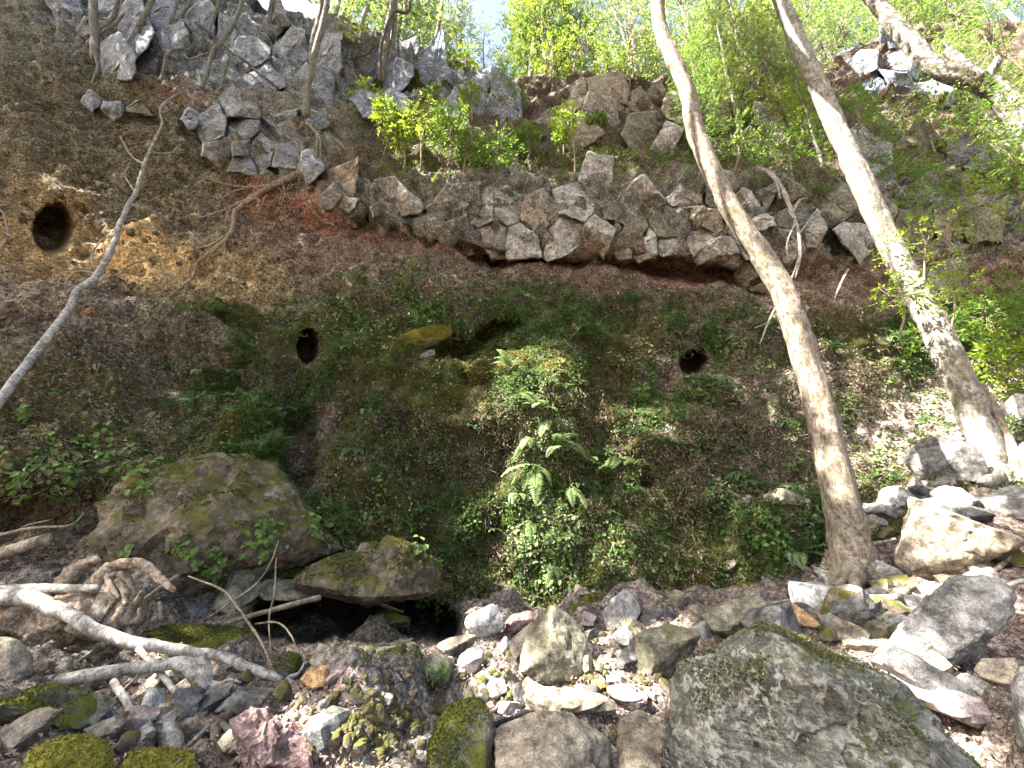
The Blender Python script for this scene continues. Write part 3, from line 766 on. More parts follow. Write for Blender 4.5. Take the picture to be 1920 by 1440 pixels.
B([(1190,1330),(1213,1333),(1250,1370),(1240,1470),(1133,1470),(1160,1360)], 'tan', 'flat fronted tan slab at the bottom edge beside the largest boulder', fronts=[(0.1,1.1,0.5)], dY=0.2)
B([(800,1393),(833,1337),(853,1313),(903,1310),(927,1350),(927,1480),(800,1480)], 'mossy', 'square moss hung block at the bottom edge left of the domed boulder', res=5, sharp=32, rough=0.06, fronts=[(0.3,0.3,0.8),(-0.4,1.0,0.8)])
B([(960,1290),(975,1279),(990,1293),(985,1328),(968,1322)], 'dark', 'small dark rounded stone under the upright boulder', res=3, sharp=28)
B([(908,1312),(920,1275),(940,1270),(952,1290),(930,1312)], 'pink', 'small pink grey stone sunk in the red gravel', res=3)
B([(942,1342),(955,1325),(972,1330),(980,1345),(955,1350)], 'grey', 'small grey stone beside the black wet branch', res=3)
B([(1150,1250),(1158,1230),(1175,1222),(1183,1240),(1175,1256)], 'dark', 'small dark blue grey stone left of the broad olive boulder', res=3)
B([(1107,1290),(1115,1275),(1132,1272),(1140,1288),(1122,1297)], 'ochre', 'small ochre cobble right of the foot of the upright boulder', res=3, sharp=26)
B([(1203,1303),(1218,1287),(1230,1290),(1227,1312),(1210,1314)], 'grey', 'small pale grey cobble by the right end of the pinkish slab', res=3)
B([(1070,1135),(1090,1140),(1103,1165),(1105,1195),(1085,1170)], 'yellowmoss', 'yellow mossy stone peeping out behind the upright boulder', dY=0.5, res=3)
B([(1085,1120),(1110,1112),(1150,1118),(1150,1140),(1120,1150),(1092,1140)], 'brown', 'brown litter covered rock at the wall foot behind the upright boulder', dY=0.5)

B([(1280,1250),(1403,1177),(1493,1165),(1533,1187),(1597,1230),(1657,1293),(1780,1353),(1930,1435),(1960,1560),(1240,1560),(1243,1440),(1256,1340),(1266,1280)], 'hero', 'largest boulder, filling the lower right corner, with moss and white lichen', Y=3.35, res=6, thick=0.75, sharp=60, rough=0.05,
  fronts=[(-0.75,0.35,0.85),(0.0,0.55,0.98),(0.75,1.05,0.78),(0.15,1.5,0.95),(-0.2,-0.35,0.8)])
B([(1315,1155),(1347,1133),(1413,1115),(1447,1160),(1410,1175),(1390,1195),(1340,1195)], 'olive', 'grey green angular stone just behind the top of the largest boulder', fronts=[(-0.3,0.7,0.7),(0.6,-0.3,0.8)])
B([(1303,1133),(1337,1140),(1320,1160),(1290,1160)], 'olive', 'small grey green stone at the wall foot left of the angular stone', res=3)
B([(1433,1133),(1477,1123),(1537,1177),(1493,1172),(1450,1160)], 'ochre', 'flat orange slab standing behind the largest boulder', thick=0.5, fronts=[(0.1,0.5,0.5)])
B([(1500,1120),(1513,1103),(1533,1107),(1553,1130),(1537,1153),(1497,1137)], 'grey', 'grey wedge stone between the orange slab and the tree foot', res=3)
B([(1547,1133),(1573,1127),(1582,1150),(1557,1156)], 'tan', 'small tan stone right of the grey wedge stone', res=3)
B([(1573,1160),(1587,1140),(1633,1133),(1653,1147),(1640,1180),(1597,1190),(1573,1180)], 'olive', 'blocky grey green stone in front of the leaning tree foot', fronts=[(0,1.2,0.6),(0.3,-0.2,0.9)])
B([(1643,1147),(1680,1130),(1685,1147),(1655,1158)], 'mossy', 'thin green stained stone behind the blocky stone', res=3)
B([(1650,1167),(1697,1150),(1712,1163),(1680,1203),(1650,1187)], 'grey', 'grey stone tucked against the left edge of the big sunlit boulder', res=3)
B([(1583,1200),(1657,1200),(1672,1217),(1613,1230),(1580,1217)], 'tan', 'low flat stone in front of the blocky grey green stone', fronts=[(0,2.2,0.5)])
B([(1575,1110),(1590,1090),(1612,1092),(1620,1105),(1600,1115)], 'grey', 'grey cobble resting against the left root of the leaning tree', res=3)
B([(1605,1115),(1640,1100),(1665,1108),(1660,1122),(1620,1124)], 'dark', 'dark flat stone between the tree foot and the curved root branch', res=3)
B([(1710,1093),(1763,1082),(1847,1080),(1887,1100),(1913,1167),(1897,1187),(1813,1220),(1780,1257),(1673,1230),(1663,1213),(1697,1177)], 'grey', 'big sunlit grey boulder with a white speckled face', res=5, rough=0.06, chips=8, fronts=[(-0.12,0.3,0.55),(-0.3,1.4,0.75),(0.9,-0.35,0.7)], thick=0.8)
B([(1735,935),(1800,930),(1925,985),(1930,1065),(1870,1045),(1800,1070),(1740,1085),(1690,1092),(1675,1060),(1700,1000)], 'tan', 'huge hollow faced boulder behind the big sunlit boulder', res=5, rough=0.055, chips=7, fronts=[(-0.55,1.0,0.75),(0.2,-0.35,0.55),(0.1,1.9,0.75)])
B([(1740,1075),(1860,1037),(1910,1062),(1885,1088),(1780,1092)], 'pale', 'pale sunlit slab between the two big grey boulders', fronts=[(0.1,1.9,0.4)])
B([(1640,1263),(1687,1247),(1727,1260),(1847,1323),(1885,1360),(1847,1375),(1747,1332),(1653,1282)], 'pink', 'bleached pink flat slab lying below the big sunlit boulder', fronts=[(0.0,2.4,0.35)], thick=0.6)
B([(1827,1260),(1847,1237),(1907,1233),(1916,1267),(1893,1290),(1833,1270)], 'tan', 'tan block under the right end of the big sunlit boulder', fronts=[(-0.3,1.0,0.7)])
B([(1790,1270),(1813,1260),(1873,1290),(1847,1312)], 'grey', 'thin grey slab right of the fallen pink branch', res=3)
B([(1893,1300),(1925,1240),(1960,1260),(1970,1450),(1897,1395)], 'grey', 'tall grey rock cut off by the right edge near the bottom', dY=0.1)
B([(1800,1330),(1850,1322),(1880,1350),(1850,1362),(1815,1350)], 'dark', 'small dark stone beside the lower end of the pink branch', res=3)
B([(1693,873),(1743,847),(1807,817),(1843,853),(1849,880),(1843,913),(1800,913),(1773,893),(1727,897)], 'dark', 'sharp edged dark boulder at the foot of the pale leaning tree', res=5, fronts=[(-0.4,1.3,0.55),(-0.35,-0.4,0.7),(0.7,0.0,0.7)])
B([(1650,913),(1680,910),(1717,933),(1680,970),(1640,985),(1637,955)], 'grey', 'cube shaped grey rock below the sharp dark boulder', fronts=[(-0.9,0.4,0.6),(0.6,0.3,0.6),(0,1.5,0.7)])
B([(1697,917),(1717,890),(1740,920),(1720,935)], 'pink', 'small reddish pointed stone below the sharp dark boulder', res=3)
B([(1750,907),(1763,893),(1790,897),(1795,912),(1770,919)], 'olive', 'rounded stone under the overhang of the sharp dark boulder', res=3, sharp=24)
B([(1740,922),(1780,910),(1835,940),(1813,958),(1747,936)], 'pale', 'pale flat slab in front of the rounded stone', fronts=[(0,2,0.4)])
B([(1837,937),(1887,910),(1935,915),(1935,978),(1860,967)], 'grey', 'blue grey boulder at the right edge below the pale leaning tree', fronts=[(-0.3,1.4,0.6),(0.1,-0.2,0.9)])
B([(1867,772),(1903,738),(1940,742),(1940,795),(1880,792)], 'pale', 'glaring pale boulder at the right edge beyond the pale leaning tree')
B([(1895,860),(1925,830),(1950,850),(1950,905),(1905,900)], 'tan', 'tan rock at the right edge just behind the pale tree foot')
B([(1690,1000),(1660,1015),(1640,1010),(1655,990),(1680,985)], 'mossy', 'mossy cobble between the tree and the huge hollow boulder', res=3)
B([(1615,995),(1632,975),(1650,985),(1645,1005),(1622,1010)], 'olive', 'olive cobble right of the leaning tree trunk', res=3)

B([(-40,1195),(33,1198),(63,1227),(63,1260),(33,1282),(-40,1280)], 'tan', 'smooth tan boulder at the left edge under the big driftwood log', sharp=36)
B([(-30,1320),(83,1287),(167,1290),(180,1327),(173,1367),(83,1375),(-30,1345)], 'mossy', 'lumpy mossy boulder at the left edge below the long branches', res=5, rough=0.07)
B([(40,1480),(62,1398),(110,1380),(173,1380),(200,1403),(218,1480)], 'yellowmoss', 'moss dome in the bottom left corner', res=5, sharp=26, dY=-0.1)
B([(205,1480),(247,1412),(300,1402),(360,1410),(376,1480)], 'yellowmoss', 'yellow mossed boulder at the bottom edge below the upright stub', res=5, sharp=26)
B([(270,1193),(285,1173),(367,1170),(480,1183),(503,1207),(500,1237),(450,1243),(300,1220)], 'mossy', 'long mossy slab behind the grey lichen branch', solid=True, fronts=[(0,1.5,0.5),(0.1,0.2,0.9)], dY=0.3)
B([(513,1247),(533,1223),(563,1230),(567,1260),(527,1272)], 'mossy', 'small green mossy stone left of the stacked ochre stones')
B([(580,1240),(600,1205),(633,1220),(638,1249),(587,1252)], 'tan', 'pointed tan stone on top of the stacked ochre stones', fronts=[(0.2,0.5,0.6)])
B([(563,1273),(580,1249),(637,1245),(633,1280),(583,1295)], 'ochre', 'ochre block under the pointed tan stone')
B([(417,1380),(450,1340),(517,1337),(567,1370),(577,1402),(540,1465),(500,1415),(433,1410)], 'red', 'crumbling pink red rotten boulder among the sticks', rough=0.12, sharp=28, res=5)
B([(308,1297),(420,1290),(432,1332),(380,1348),(316,1335)], 'brown', 'brown half buried stone behind the crossing sticks', dY=0.2)
B([(178,1345),(188,1322),(210,1318),(217,1340),(200,1352)], 'blue', 'little blue grey stone under the crossing sticks', res=3)
B([(688,1160),(730,1143),(770,1158),(765,1178),(700,1176)], 'mossy', 'mossy stone lying inside the low cave', Y=8.2)
B([(555,1108),(590,1045),(640,1012),(700,1005),(748,1035),(800,1090),(850,1140),(800,1128),(700,1102),(640,1096)], 'brown', 'brown overhanging rock that roofs the low cave', Y=7.4, res=5, rough=0.08, solid=True, chips=10, fronts=[(-0.3,0.9,0.7),(0.4,0.5,0.8)])
B([(480,1105),(500,1085),(570,1090),(600,1118),(540,1130),(490,1125)], 'olive', 'grey ledge stone left of the overhanging cave roof rock', Y=7.2)
B([(170,1040),(250,935),(370,862),(440,850),(478,900),(570,930),(650,965),(600,1050),(490,1105),(380,1160),(290,1150)], 'brown', 'great mossy brown outcrop bulging from the left bank', Y=7.5, res=5, thick=0.75, rough=0.085, sharp=30, chips=14, solid=True, fronts=[(-0.5,0.8,0.8),(0.25,0.35,0.95),(0.3,1.2,0.9),(0,-0.6,0.9)])
B([(395,1145),(440,1060),(475,1065),(490,1110),(440,1155)], 'olive', 'bare grey slab under the great mossy outcrop', Y=6.9)
B([(255,1160),(275,1125),(360,1120),(395,1150),(350,1175)], 'dark', 'dark smooth rock behind the end of the driftwood log', Y=6.6)
B([(730,662),(765,628),(800,615),(845,612),(846,630),(800,655),(742,670)], 'yellowmoss', 'moss covered slab jutting from the wall above the dark recess', solid=True, Y=10.5, thick=0.7, sharp=32, fronts=[(0,1.3,0.6),(0.3,0.1,0.9)])
B([(766,690),(772,678),(812,655),(816,664),(782,690)], 'grey', 'small grey stick shaped stone under the moss covered slab', Y=10.4, res=3)
B([(1195,790),(1225,785),(1270,800),(1310,850),(1290,860),(1240,830),(1205,820)], 'hero', 'pale lichened rock showing through the wall plants', Y=10.1, thick=0.6, rough=0.06)
B([(1300,850),(1345,840),(1390,880),(1380,900),(1330,890)], 'dark', 'dark grey rock in the wall right of the pale lichened rock', Y=10.0)
B([(150,585),(170,575),(186,590),(170,598),(152,595)], 'ochre', 'yellowish stone perched on the litter terrace by the pale stem', res=3)
B([(215,605),(245,598),(298,612),(290,625),(240,620)], 'olive', 'flat olive slab on the edge of the litter terrace', Y=9.2)
B([(335,640),(355,634),(375,645),(360,652)], 'pale', 'pale stone at the lower end of the litter terrace', res=3)
B([(1430,925),(1470,915),(1520,935),(1515,958),(1450,950)], 'olive', 'grey green slab at the wall foot left of the leaning trunk')
B([(1375,505),(1395,490),(1420,520),(1470,545),(1480,570),(1420,560),(1380,535)], 'brown', 'brown rock block fallen below the red clay layer', Y=13.0)

# small stones of the bed: one mesh each from a few shapes
stone_src = []
for k in range(6):
    rng = np.random.default_rng(60 + k)
    V, F = ICO[3]
    Nn = unit(np.concatenate([rng.normal(size=(4, 3)), np.eye(3) + rng.normal(size=(3, 3)) * .25, -np.eye(3) + rng.normal(size=(3, 3)) * .25])); Dd = np.concatenate([rng.uniform(.8, 1.0, 4), rng.uniform(0.55, 0.85, 6)])
    r = (np.maximum(V @ Nn.T / Dd, 0) ** 120).sum(1) ** (-1 / 120)
    X = V * r[:, None] * np.array([1, rng.uniform(0.6, 1), rng.uniform(0.5, 0.85)])
    X = X + V * (fbm(X * 2.2 + k * 9, 3) * 0.045)[:, None]
    stone_src.append(X)
mats_st = ['grey', 'olive', 'tan', 'dark', 'pink', 'tan', 'brown']
stone_me = [mesh_np('stone', stone_src[k % 6], ICO[3][1], ROCK[mats_st[k % 7]], True) for k in range(14)]
for m_ in stone_me: m_.set_sharp_from_angle(angle=math.radians(25))
def stones(n, cu, cv, a, b, smin, smax, label, group, pick=None, seed=0):
    rng = np.random.default_rng(seed); done = 0
    while done < n:
        x, y = rng.normal(size=2) * 0.5
        h = hit(cu + x * a, cv + y * b); done += 1
        if h is None: continue
        s = rng.uniform(smin, smax) * (0.6 + 0.8 * rng.random() ** 2)
        k = int(rng.choice(pick)) if pick else int(rng.integers(14))
        o = link('stone', stone_me[k], None, h[0] + np.array([0, 0, s * 0.25]), label, 'stone', group)
        o.scale = (s, s, s); o.rotation_euler = rng.uniform(-0.6, 0.6, 3) + np.array([0, 0, rng.uniform(0, 6)])
def rubble(name, n, cu, cv, a, b, smin, smax, mat, label, seed, kind_dist=None):
    rng = np.random.default_rng(seed); bf = Buf(); V, F = ICO[2]
    for _ in range(n):
        x, y = rng.normal(size=2) * 0.5; h = hit(cu + x * a, cv + y * b)
        if h is None: continue
        s_ = rng.uniform(smin, smax) * (0.5 + rng.random() ** 2); Nn = unit(np.concatenate([rng.normal(size=(6, 3)), np.eye(3) + rng.normal(size=(3, 3)) * .3, -np.eye(3) + rng.normal(size=(3, 3)) * .3])); Dd = rng.uniform(.55, 1, 12)
        r = 1 / (V @ Nn.T / Dd).max(1)
        bf.add(V * (r * s_)[:, None] + h[0] + h[1] * s_ * 0.2, F)
    me = bf.mesh(name, ROCK[mat], False); return link(name, me, label=label, cat='rubble', kind='stuff')
rubble('clinker_rubble', 300, 690, 1350, 150, 75, 0.018, 0.05, 'brown', 'loose grey clinker rubble on the mound left of the mossy block', 1)
rubble('bank_pebbles', 420, 250, 330, 420, 260, 0.03, 0.11, 'brown', 'small stones bedded in the upper left bank', 2)
rubble('stream_grit', 420, 1100, 1260, 420, 130, 0.015, 0.05, 'brown', 'fine broken stones over the stream bed', 3)
rubble('slope_scree', 120, 1740, 930, 300, 120, 0.03, 0.10, 'tan', 'scree on the bright right slope', 4)
stones(40, 1040, 1260, 260, 90, 0.03, 0.085, 'small stone lying in the pink gravel round the upright boulder', 'stones in the pink gravel', seed=2)
stones(24, 1600, 1180, 170, 80, 0.05, 0.13, 'small stone wedged among the boulders in front of the leaning tree', 'stones in front of the leaning tree', seed=3)
stones(30, 1750, 950, 200, 70, 0.14, 0.36, 'small stone on the bright slope round the foot of the pale tree', 'stones round the pale tree', seed=4)
stones(46, 1560, 1150, 230, 80, 0.15, 0.32, 'fist to head sized rock in the jumble between the largest boulder and the leaning tree', 'rocks between the largest boulder and the leaning tree', seed=7)
stones(34, 1080, 1230, 330, 90, 0.09, 0.19, 'middling rock scattered on the pink gravel bed', 'middling rocks on the gravel bed', seed=8)
stones(40, 300, 1330, 330, 100, 0.07, 0.17, 'rock lying under the tangle of fallen branches', 'rocks under the fallen branches', seed=9)
stones(24, 1800, 1130, 150, 170, 0.2, 0.40, 'rock filling the gaps round the big boulders at the right', 'rocks round the big right boulders', seed=10)
stones(30, 560, 1270, 220, 60, 0.04, 0.10, 'small stone on the damp soil in front of the low cave', 'stones before the low cave', seed=5)

# ------------------------------------------------------------------ rock bands of the cliff: every block is a piece of its own
def voronoi_cells(poly, seeds, sx=1.0):
    poly = np.asarray(poly, float); cells = []
    S = np.asarray(seeds, float)
    def clip(P, m, n):
        out = []
        for i in range(len(P)):
            a, b = P[i], P[(i + 1) % len(P)]
            da, db = (a - m) @ n, (b - m) @ n
            if da <= 0: out.append(a)
            if da * db < 0: out.append(a + (b - a) * da / (da - db))
        return np.array(out)
    big = np.array([[poly[:, 0].min() - 60, poly[:, 1].min() - 60], [poly[:, 0].max() + 60, poly[:, 1].min() - 60],
                    [poly[:, 0].max() + 60, poly[:, 1].max() + 60], [poly[:, 0].min() - 60, poly[:, 1].max() + 60]])
    sc = np.array([sx, 1.0])
    for i, s in enumerate(S):
        P = big * sc
        d2 = np.sum(((S - s) * sc) ** 2, 1)
        for j in np.argsort(d2)[1:24]:
            m = (S[j] + s) / 2 * sc; n = (S[j] - s) * sc
            P = clip(P, m, n)
            if len(P) < 3: break
        if len(P) >= 3: cells.append((s, P / sc))
    return cells
def inside(poly, p):
    c = False; n = len(poly)
    for i in range(n):
        a, b = poly[i], poly[(i + 1) % n]
        if (a[1] > p[1]) != (b[1] > p[1]) and p[0] < (b[0] - a[0]) * (p[1] - a[1]) / (b[1] - a[1]) + a[0]: c = not c
    return c
def prism_block(P, Yf, mat, seed, tilt=0.3, depth=1.3):
    """a jointed block of the rock face: an angular front with broken, bevelled edges, running back into the cliff"""
    rng = np.random.default_rng(seed)
    c = P.mean(0); pts = []
    for i in range(len(P)):
        q0, q1 = P[i], P[(i + 1) % len(P)]; L = np.linalg.norm(q1 - q0); k = max(1, int(L / 8))
        nrm = np.array([q1[1] - q0[1], q0[0] - q1[0]]) / max(L, 1e-6); bow = rng.normal() * min(2.0, L * 0.03)
        for j in range(k):
            t = j / k; pts.append(q0 + (q1 - q0) * t + nrm * (bow * math.sin(t * math.pi) + (rng.normal() * 1.0 if 0 < j else 0)))
    O = np.array(pts); n = len(O); s = mpp(c[1], Yf)
    ta, tb = rng.normal() * tilt * s, rng.normal() * tilt * s * 0.8 + 0.05 * s
    fa = rng.uniform(0, 2 * math.pi); fd = np.array([math.cos(fa), math.sin(fa)]); fo = rng.uniform(-0.25, 0.35); fk = rng.uniform(0.2, 0.9) * s   # a second facet
    rad = np.linalg.norm(O - c, axis=1).mean()
    def front(Q, inset):
        d = Q - c
        y = Yf + d[:, 0] * ta + d[:, 1] * tb + np.maximum(d @ fd - fo * rad, 0) * fk
        X = pt(Q[:, 0], Q[:, 1], y)
        e = fbm(X * 1.6 + seed, 3) * 0.10 + fbm(X * 6 + seed, 2) * 0.03
        g = fbm(X * 1.1 + seed + 5, 2) * 2.5; e += (np.round(g) - g * .3) * 0.05
        return pt(Q[:, 0], Q[:, 1], y + e + inset)
    rings = [pt(O[:, 0], O[:, 1], np.full(n, Yf + depth)), front(O, 0.10 + 0.0 * s), front(c + (O - c) * (1 - 3.0 / max(rad, 6)), 0.0)]
    for f in (0.74, 0.5, 0.25): rings.append(front(c + (O - c) * f, 0.0))
    V = np.concatenate(rings + [front(c[None], 0.0)])
    i = np.arange(n); j = (i + 1) % n
    F4 = np.concatenate([np.stack([k * n + i, k * n + j, (k + 1) * n + j, (k + 1) * n + i], 1) for k in range(5)])
    F3 = np.stack([5 * n + i, 5 * n + j, np.full(n, 6 * n)], 1)
    C = pt(c[0], c[1], np.array(Yf))
    me = mesh_np('rock_block', V - C, [F4, F3], ROCK[mat], True)
    me.set_sharp_from_angle(angle=math.radians(30))
    return link('rock_block', me, cliff, C)
def band(poly, dx, dy, mats, seed, proud=0.25, thick=0.9, rough=0.05, sx=1.0, jit=0.27, maxpx=130):
    rng = np.random.default_rng(seed)
    poly = np.asarray(poly, float); seeds = []
    y = poly[:, 1].min() - dy; k = 0
    while y < poly[:, 1].max() + dy:
        x = poly[:, 0].min() - dx + (k % 2) * dx / 2
        while x < poly[:, 0].max() + dx:
            if rng.random() < 0.95:
                seeds.append((x + rng.normal() * dx * jit, y + rng.normal() * dy * jit))
            x += dx * rng.uniform(0.6, 1.5)
        y += dy * rng.uniform(0.75, 1.3); k += 1
    for s, P in voronoi_cells(poly, seeds, sx):
        if not inside(poly, s): continue
        c = P.mean(0)
        P = c + np.clip(P - c, -maxpx, maxpx) * rng.uniform(0.97, 1.02)
        h = hit(*c)
        if h is None or h[0][1] > 30: continue
        sz = math.sqrt(np.ptp(P[:, 0]) * np.ptp(P[:, 1]))
        if sz < 9: continue
        ys = [h[0][1]] + [hh[0][1] for hh in (hit(*(c + (q_ - c) * 0.6)) for q_ in P[::2]) if hh is not None]
        prism_block(P, 0.5 * (np.percentile(ys, 20) + np.median(ys)) - proud * rng.uniform(0.1, 0.65), mats[int(rng.integers(len(mats)))], int(rng.integers(9999)))
band([(655,330),(740,315),(860,325),(960,330),(1120,330),(1150,345),(1150,470),(1090,472),(960,478),(870,448),(760,415),(655,388)], 56, 72, ['band','band','tan'], 21, 0.55, 1.0, sx=1.1, jit=0.2)
band([(1150,335),(1300,330),(1480,325),(1560,340),(1560,470),(1480,485),(1400,490),(1300,482),(1150,470)], 62, 38, ['band','tan','band','olive'], 22, 0.55, 0.9, jit=0.2)
band([(1560,340),(1700,330),(1900,345),(1940,400),(1900,480),(1760,495),(1640,490),(1560,470)], 85, 60, ['olive','band','tan'], 23, 0.6)
band([(330,225),(400,195),(480,185),(560,205),(600,260),(590,330),(500,325),(420,290),(350,262)], 60, 42, ['grey','greywall','greywall'], 24, 0.9, 1.0)
band([(100,170),(190,180),(290,195),(370,225),(350,255),(250,225),(150,205)], 50, 22, ['greywall','olive'], 25, 0.8)
band([(560,330),(620,290),(660,285),(695,310),(690,350),(640,372),(585,362)], 66, 40, ['brown','tan'], 26, 0.5)
band([(575,362),(660,370),(730,385),(720,405),(650,395),(585,380)], 60, 18, ['grey','olive'], 27, 0.3)
band([(60,-10),(330,-20),(500,-20),(560,30),(650,60),(655,170),(620,215),(560,190),(470,165),(340,130),(250,110),(150,95)], 74, 58, ['greywall','greywall','grey','greywall'], 28, 1.15, sx=1.2)
band([(655,65),(700,55),(760,70),(820,98),(870,125),(930,165),(1000,175),(1000,215),(900,225),(820,215),(740,175),(660,150)], 84, 66, ['greywall','blue','blue'], 29, 1.1, sx=1.2, jit=0.2)
band([(660,155),(740,180),(830,220),(800,240),(720,215),(650,215)], 46, 34, ['greywall','blue'], 30, 0.9)
band([(1000,165),(1100,158),(1240,150),(1340,170),(1420,180),(1480,200),(1470,255),(1330,262),(1180,265),(1040,258),(1000,215)], 70, 50, ['tan','band','olive','tan'], 31, 0.9)
band([(1590,110),(1640,70),(1730,75),(1800,120),(1820,200),(1700,220),(1610,215)], 62, 50, ['blue','blue','greywall'], 32, 0.8)

band([(1500,215),(1600,220),(1720,225),(1860,235),(1930,260),(1930,330),(1800,325),(1640,318),(1520,310)], 92, 60, ['dark','olive','grey'], 33, 0.6, jit=0.25)
# from here on plants also root on the big outcrop rocks
_V = [np.concatenate([Vg, Vc])]; _F = [Fg.tolist(), (Fc + len(Vg)).tolist()]; _n = len(Vg) + len(Vc)
for X_, F_ in SOLIDS: _V.append(X_); _F.append((F_ + _n).tolist()); _n += len(X_)
bvh = BVHTree.FromPolygons(np.concatenate(_V).tolist(), sum(_F, []))


# ------------------------------------------------------------------ fallen wood, stems and roots
def px_path(pts, Y=None, lift=0.0):
    """pixels with optional depth -> points; without a depth the point lies on the ground"""
    out = []
    for p in pts:
        if len(p) == 3: out.append(pt(p[0], p[1], p[2]))
        else:
            y = Y if Y is not None else hitY(p[0], p[1])
            out.append(pt(p[0], p[1], y - lift))
    return np.array(out)
def wood(pts, rpx, mat, label, name='fallen_branch', cat='branch', Y=None, lift=0.12, forks=(), sides=9, rough=0.25, group=None, rs=5.0, n=None, wob=0.35):
    P = px_path(pts, Y, lift)
    b = Buf()
    sc = np.array([mpp(p[1], q[1]) for p, q in zip(pts, P)])
    R = np.interp(np.linspace(0, 1, len(P)), np.linspace(0, 1, len(rpx)), rpx) * sc
    seed = int(abs(pts[0][0] * 3 + pts[0][1]))
    add_tube(b, P, R, sides, n=n or max(8, 7 * (len(P) - 1)), rough=rough, rs=rs * 0.7, seed=seed, wob=wob, iso=0.25)
    for fp, fr in forks:
        Q = px_path(fp, Y, lift); s2 = np.array([mpp(p[1], q[1]) for p, q in zip(fp, Q)])
        add_tube(b, Q, np.interp(np.linspace(0, 1, len(Q)), np.linspace(0, 1, len(fr)), fr) * s2, max(5, sides - 2), rough=rough, rs=rs, seed=seed + 5, wob=wob)
    c = P.mean(0)
    return link(name, b.mesh(name, BARK[mat], True, c), None, c, label, cat, group)

wood([(-60,1118,4.9),(0,1120,4.9),(67,1127,4.9),(133,1153,4.85),(173,1180,4.8),(267,1207,4.8),(333,1217,4.85),(417,1233,4.9),(483,1260,4.9),(533,1273,4.9)], [14,13,13,12,12,11,10,9,8,7], 'lichen',
     'long pale lichen spotted branch sloping down across the driftwood log', forks=[([(533,1273,4.9),(527,1295,4.85),(553,1322,4.75),(590,1340,4.65)],[7,7,5,3]), ([(533,1273,4.9),(567,1293,4.85),(587,1320,4.8)],[6,5,4]), ([(533,1273,4.9),(560,1262,4.9),(572,1240,4.95)],[5,3,1.5]),
     ([(330,1216,4.85),(342,1204,4.85)],[4,1]),([(440,1243,4.9),(452,1232,4.9)],[3,1]),([(210,1192,4.8),(216,1182,4.8)],[3,1])], sides=11)
wood([(-40,1303,4.3),(0,1297,4.3),(100,1277,4.35),(200,1263,4.4),(283,1250,4.45),(340,1243,4.5),(373,1267,4.5),(393,1290,4.5),(433,1290,4.55),(463,1297,4.55)], [12,12,11,11,10,12,16,11,7,3], 'greywood',
     'pale bleached branch with a knotted broken end, below the lichen branch', forks=[([(385,1285,4.5),(388,1255,4.5),(370,1232,4.5)],[8,9,6]), ([(350,1248,4.5),(340,1236,4.5),(330,1238,4.5)],[7,5,3]), ([(400,1290,4.5),(430,1275,4.5),(452,1280,4.5)],[4,3,1])], sides=11, rough=0.4)
# the big driftwood log with its torn root plate
LY = 5.2
lg = Buf()
def seg(pts, rr, rough=0.3, sides=12, n=None, rs=5.0):
    P = px_path([(p[0], p[1], p[2] if len(p) > 2 else LY) for p in pts])
    sc = np.array([mpp(p[1], q[1]) for p, q in zip(pts, P)])
    add_tube(lg, P, np.array(rr) * sc, sides, n=n or 9 * (len(P) - 1), rough=rough, rs=rs, seed=int(pts[0][0]), wob=0.25, iso=0.15)
log_root = link('driftwood_log', None, None, pt(120, 1200, LY), 'thick weathered driftwood log with a torn root plate at the left edge', 'log')
seg([(-120,1152),(0,1152),(120,1152),(200,1155),(250,1160)], [48,48,46,42,30], 0.28, 24, 48, 4.0)
o = log_root
def part(name, mat):
    global lg
    link(name, lg.mesh(name, BARK[mat], True, np.array(o.location)), o); lg = Buf()
part('trunk', 'drift')
seg([(-60,1108,4.98),(60,1104,4.98),(183,1104,4.98)], [8,8,7], 0.2); part('split_plank', 'greywood')
for pts, rr in [([(150,1130),(190,1085),(215,1062),(267,1057,5.1),(300,1083,5.0),(327,1107,4.95)], [26,22,14,9,8,5]),
                ([(110,1110),(140,1075),(170,1055),(185,1050)], [22,18,12,6]),
                ([(200,1100),(225,1075),(240,1100),(250,1140)], [16,13,11,9]),
                ([(230,1150),(255,1130,5.1),(266,1108,5.0)], [12,7,3]),
                ([(235,1170),(260,1160,5.1),(262,1140,5.1)], [12,7,4]),
                ([(225,1170),(245,1190,5.1),(238,1215,5.0)], [14,9,4]),
                ([(180,1180),(200,1205,5.1),(170,1225,5.0)], [14,9,5]),
                ([(215,1085),(232,1105,5.1),(236,1135,5.0)], [9,7,5]),
                ([(200,1065),(205,1095,5.1),(222,1120,5.0)], [6,6,3])]:
    seg(pts, [r_ * 0.8 for r_ in rr], 0.4, 14, 12 * (len(pts) - 1), 3.0); part('root', 'drift')
wood([(-30,1048),(0,1040),(93,1012)], [13,12,10], 'drift', 'broken brown plank of wood lying on the bank above the driftwood log', 'wood_plank', 'plank', Y=6.3)
wood([(-20,1008),(60,990),(130,985),(160,960)], [3,2.5,2,1], 'twig', 'thin dry twig above the broken plank', 'dry_twig', 'twig', Y=6.4)
wood([(-20,1000),(25,1000),(50,985),(95,975)], [3,2,2,1], 'twig', 'forked dry twig at the left edge above the broken plank', 'dry_twig', 'twig', Y=6.5)
wood([(260,1217,4.6),(307,1270,4.45),(370,1347,4.2)], [5,5,4.5], 'greywood', 'straight stick leaning between the lichen branch and the ground log', 'stick', 'stick')
wood([(213,1277,4.3),(240,1320,4.1),(267,1383,3.85)], [6,6,6], 'greywood', 'short grey stick left of the upright stub', 'stick', 'stick')
wood([(293,1318,4.0),(305,1350,3.9),(324,1415,3.75)], [10,14,17], 'greywood', 'upright pointed grey stub of a broken trunk', 'wood_stub', 'stub', sides=12, rough=0.3)
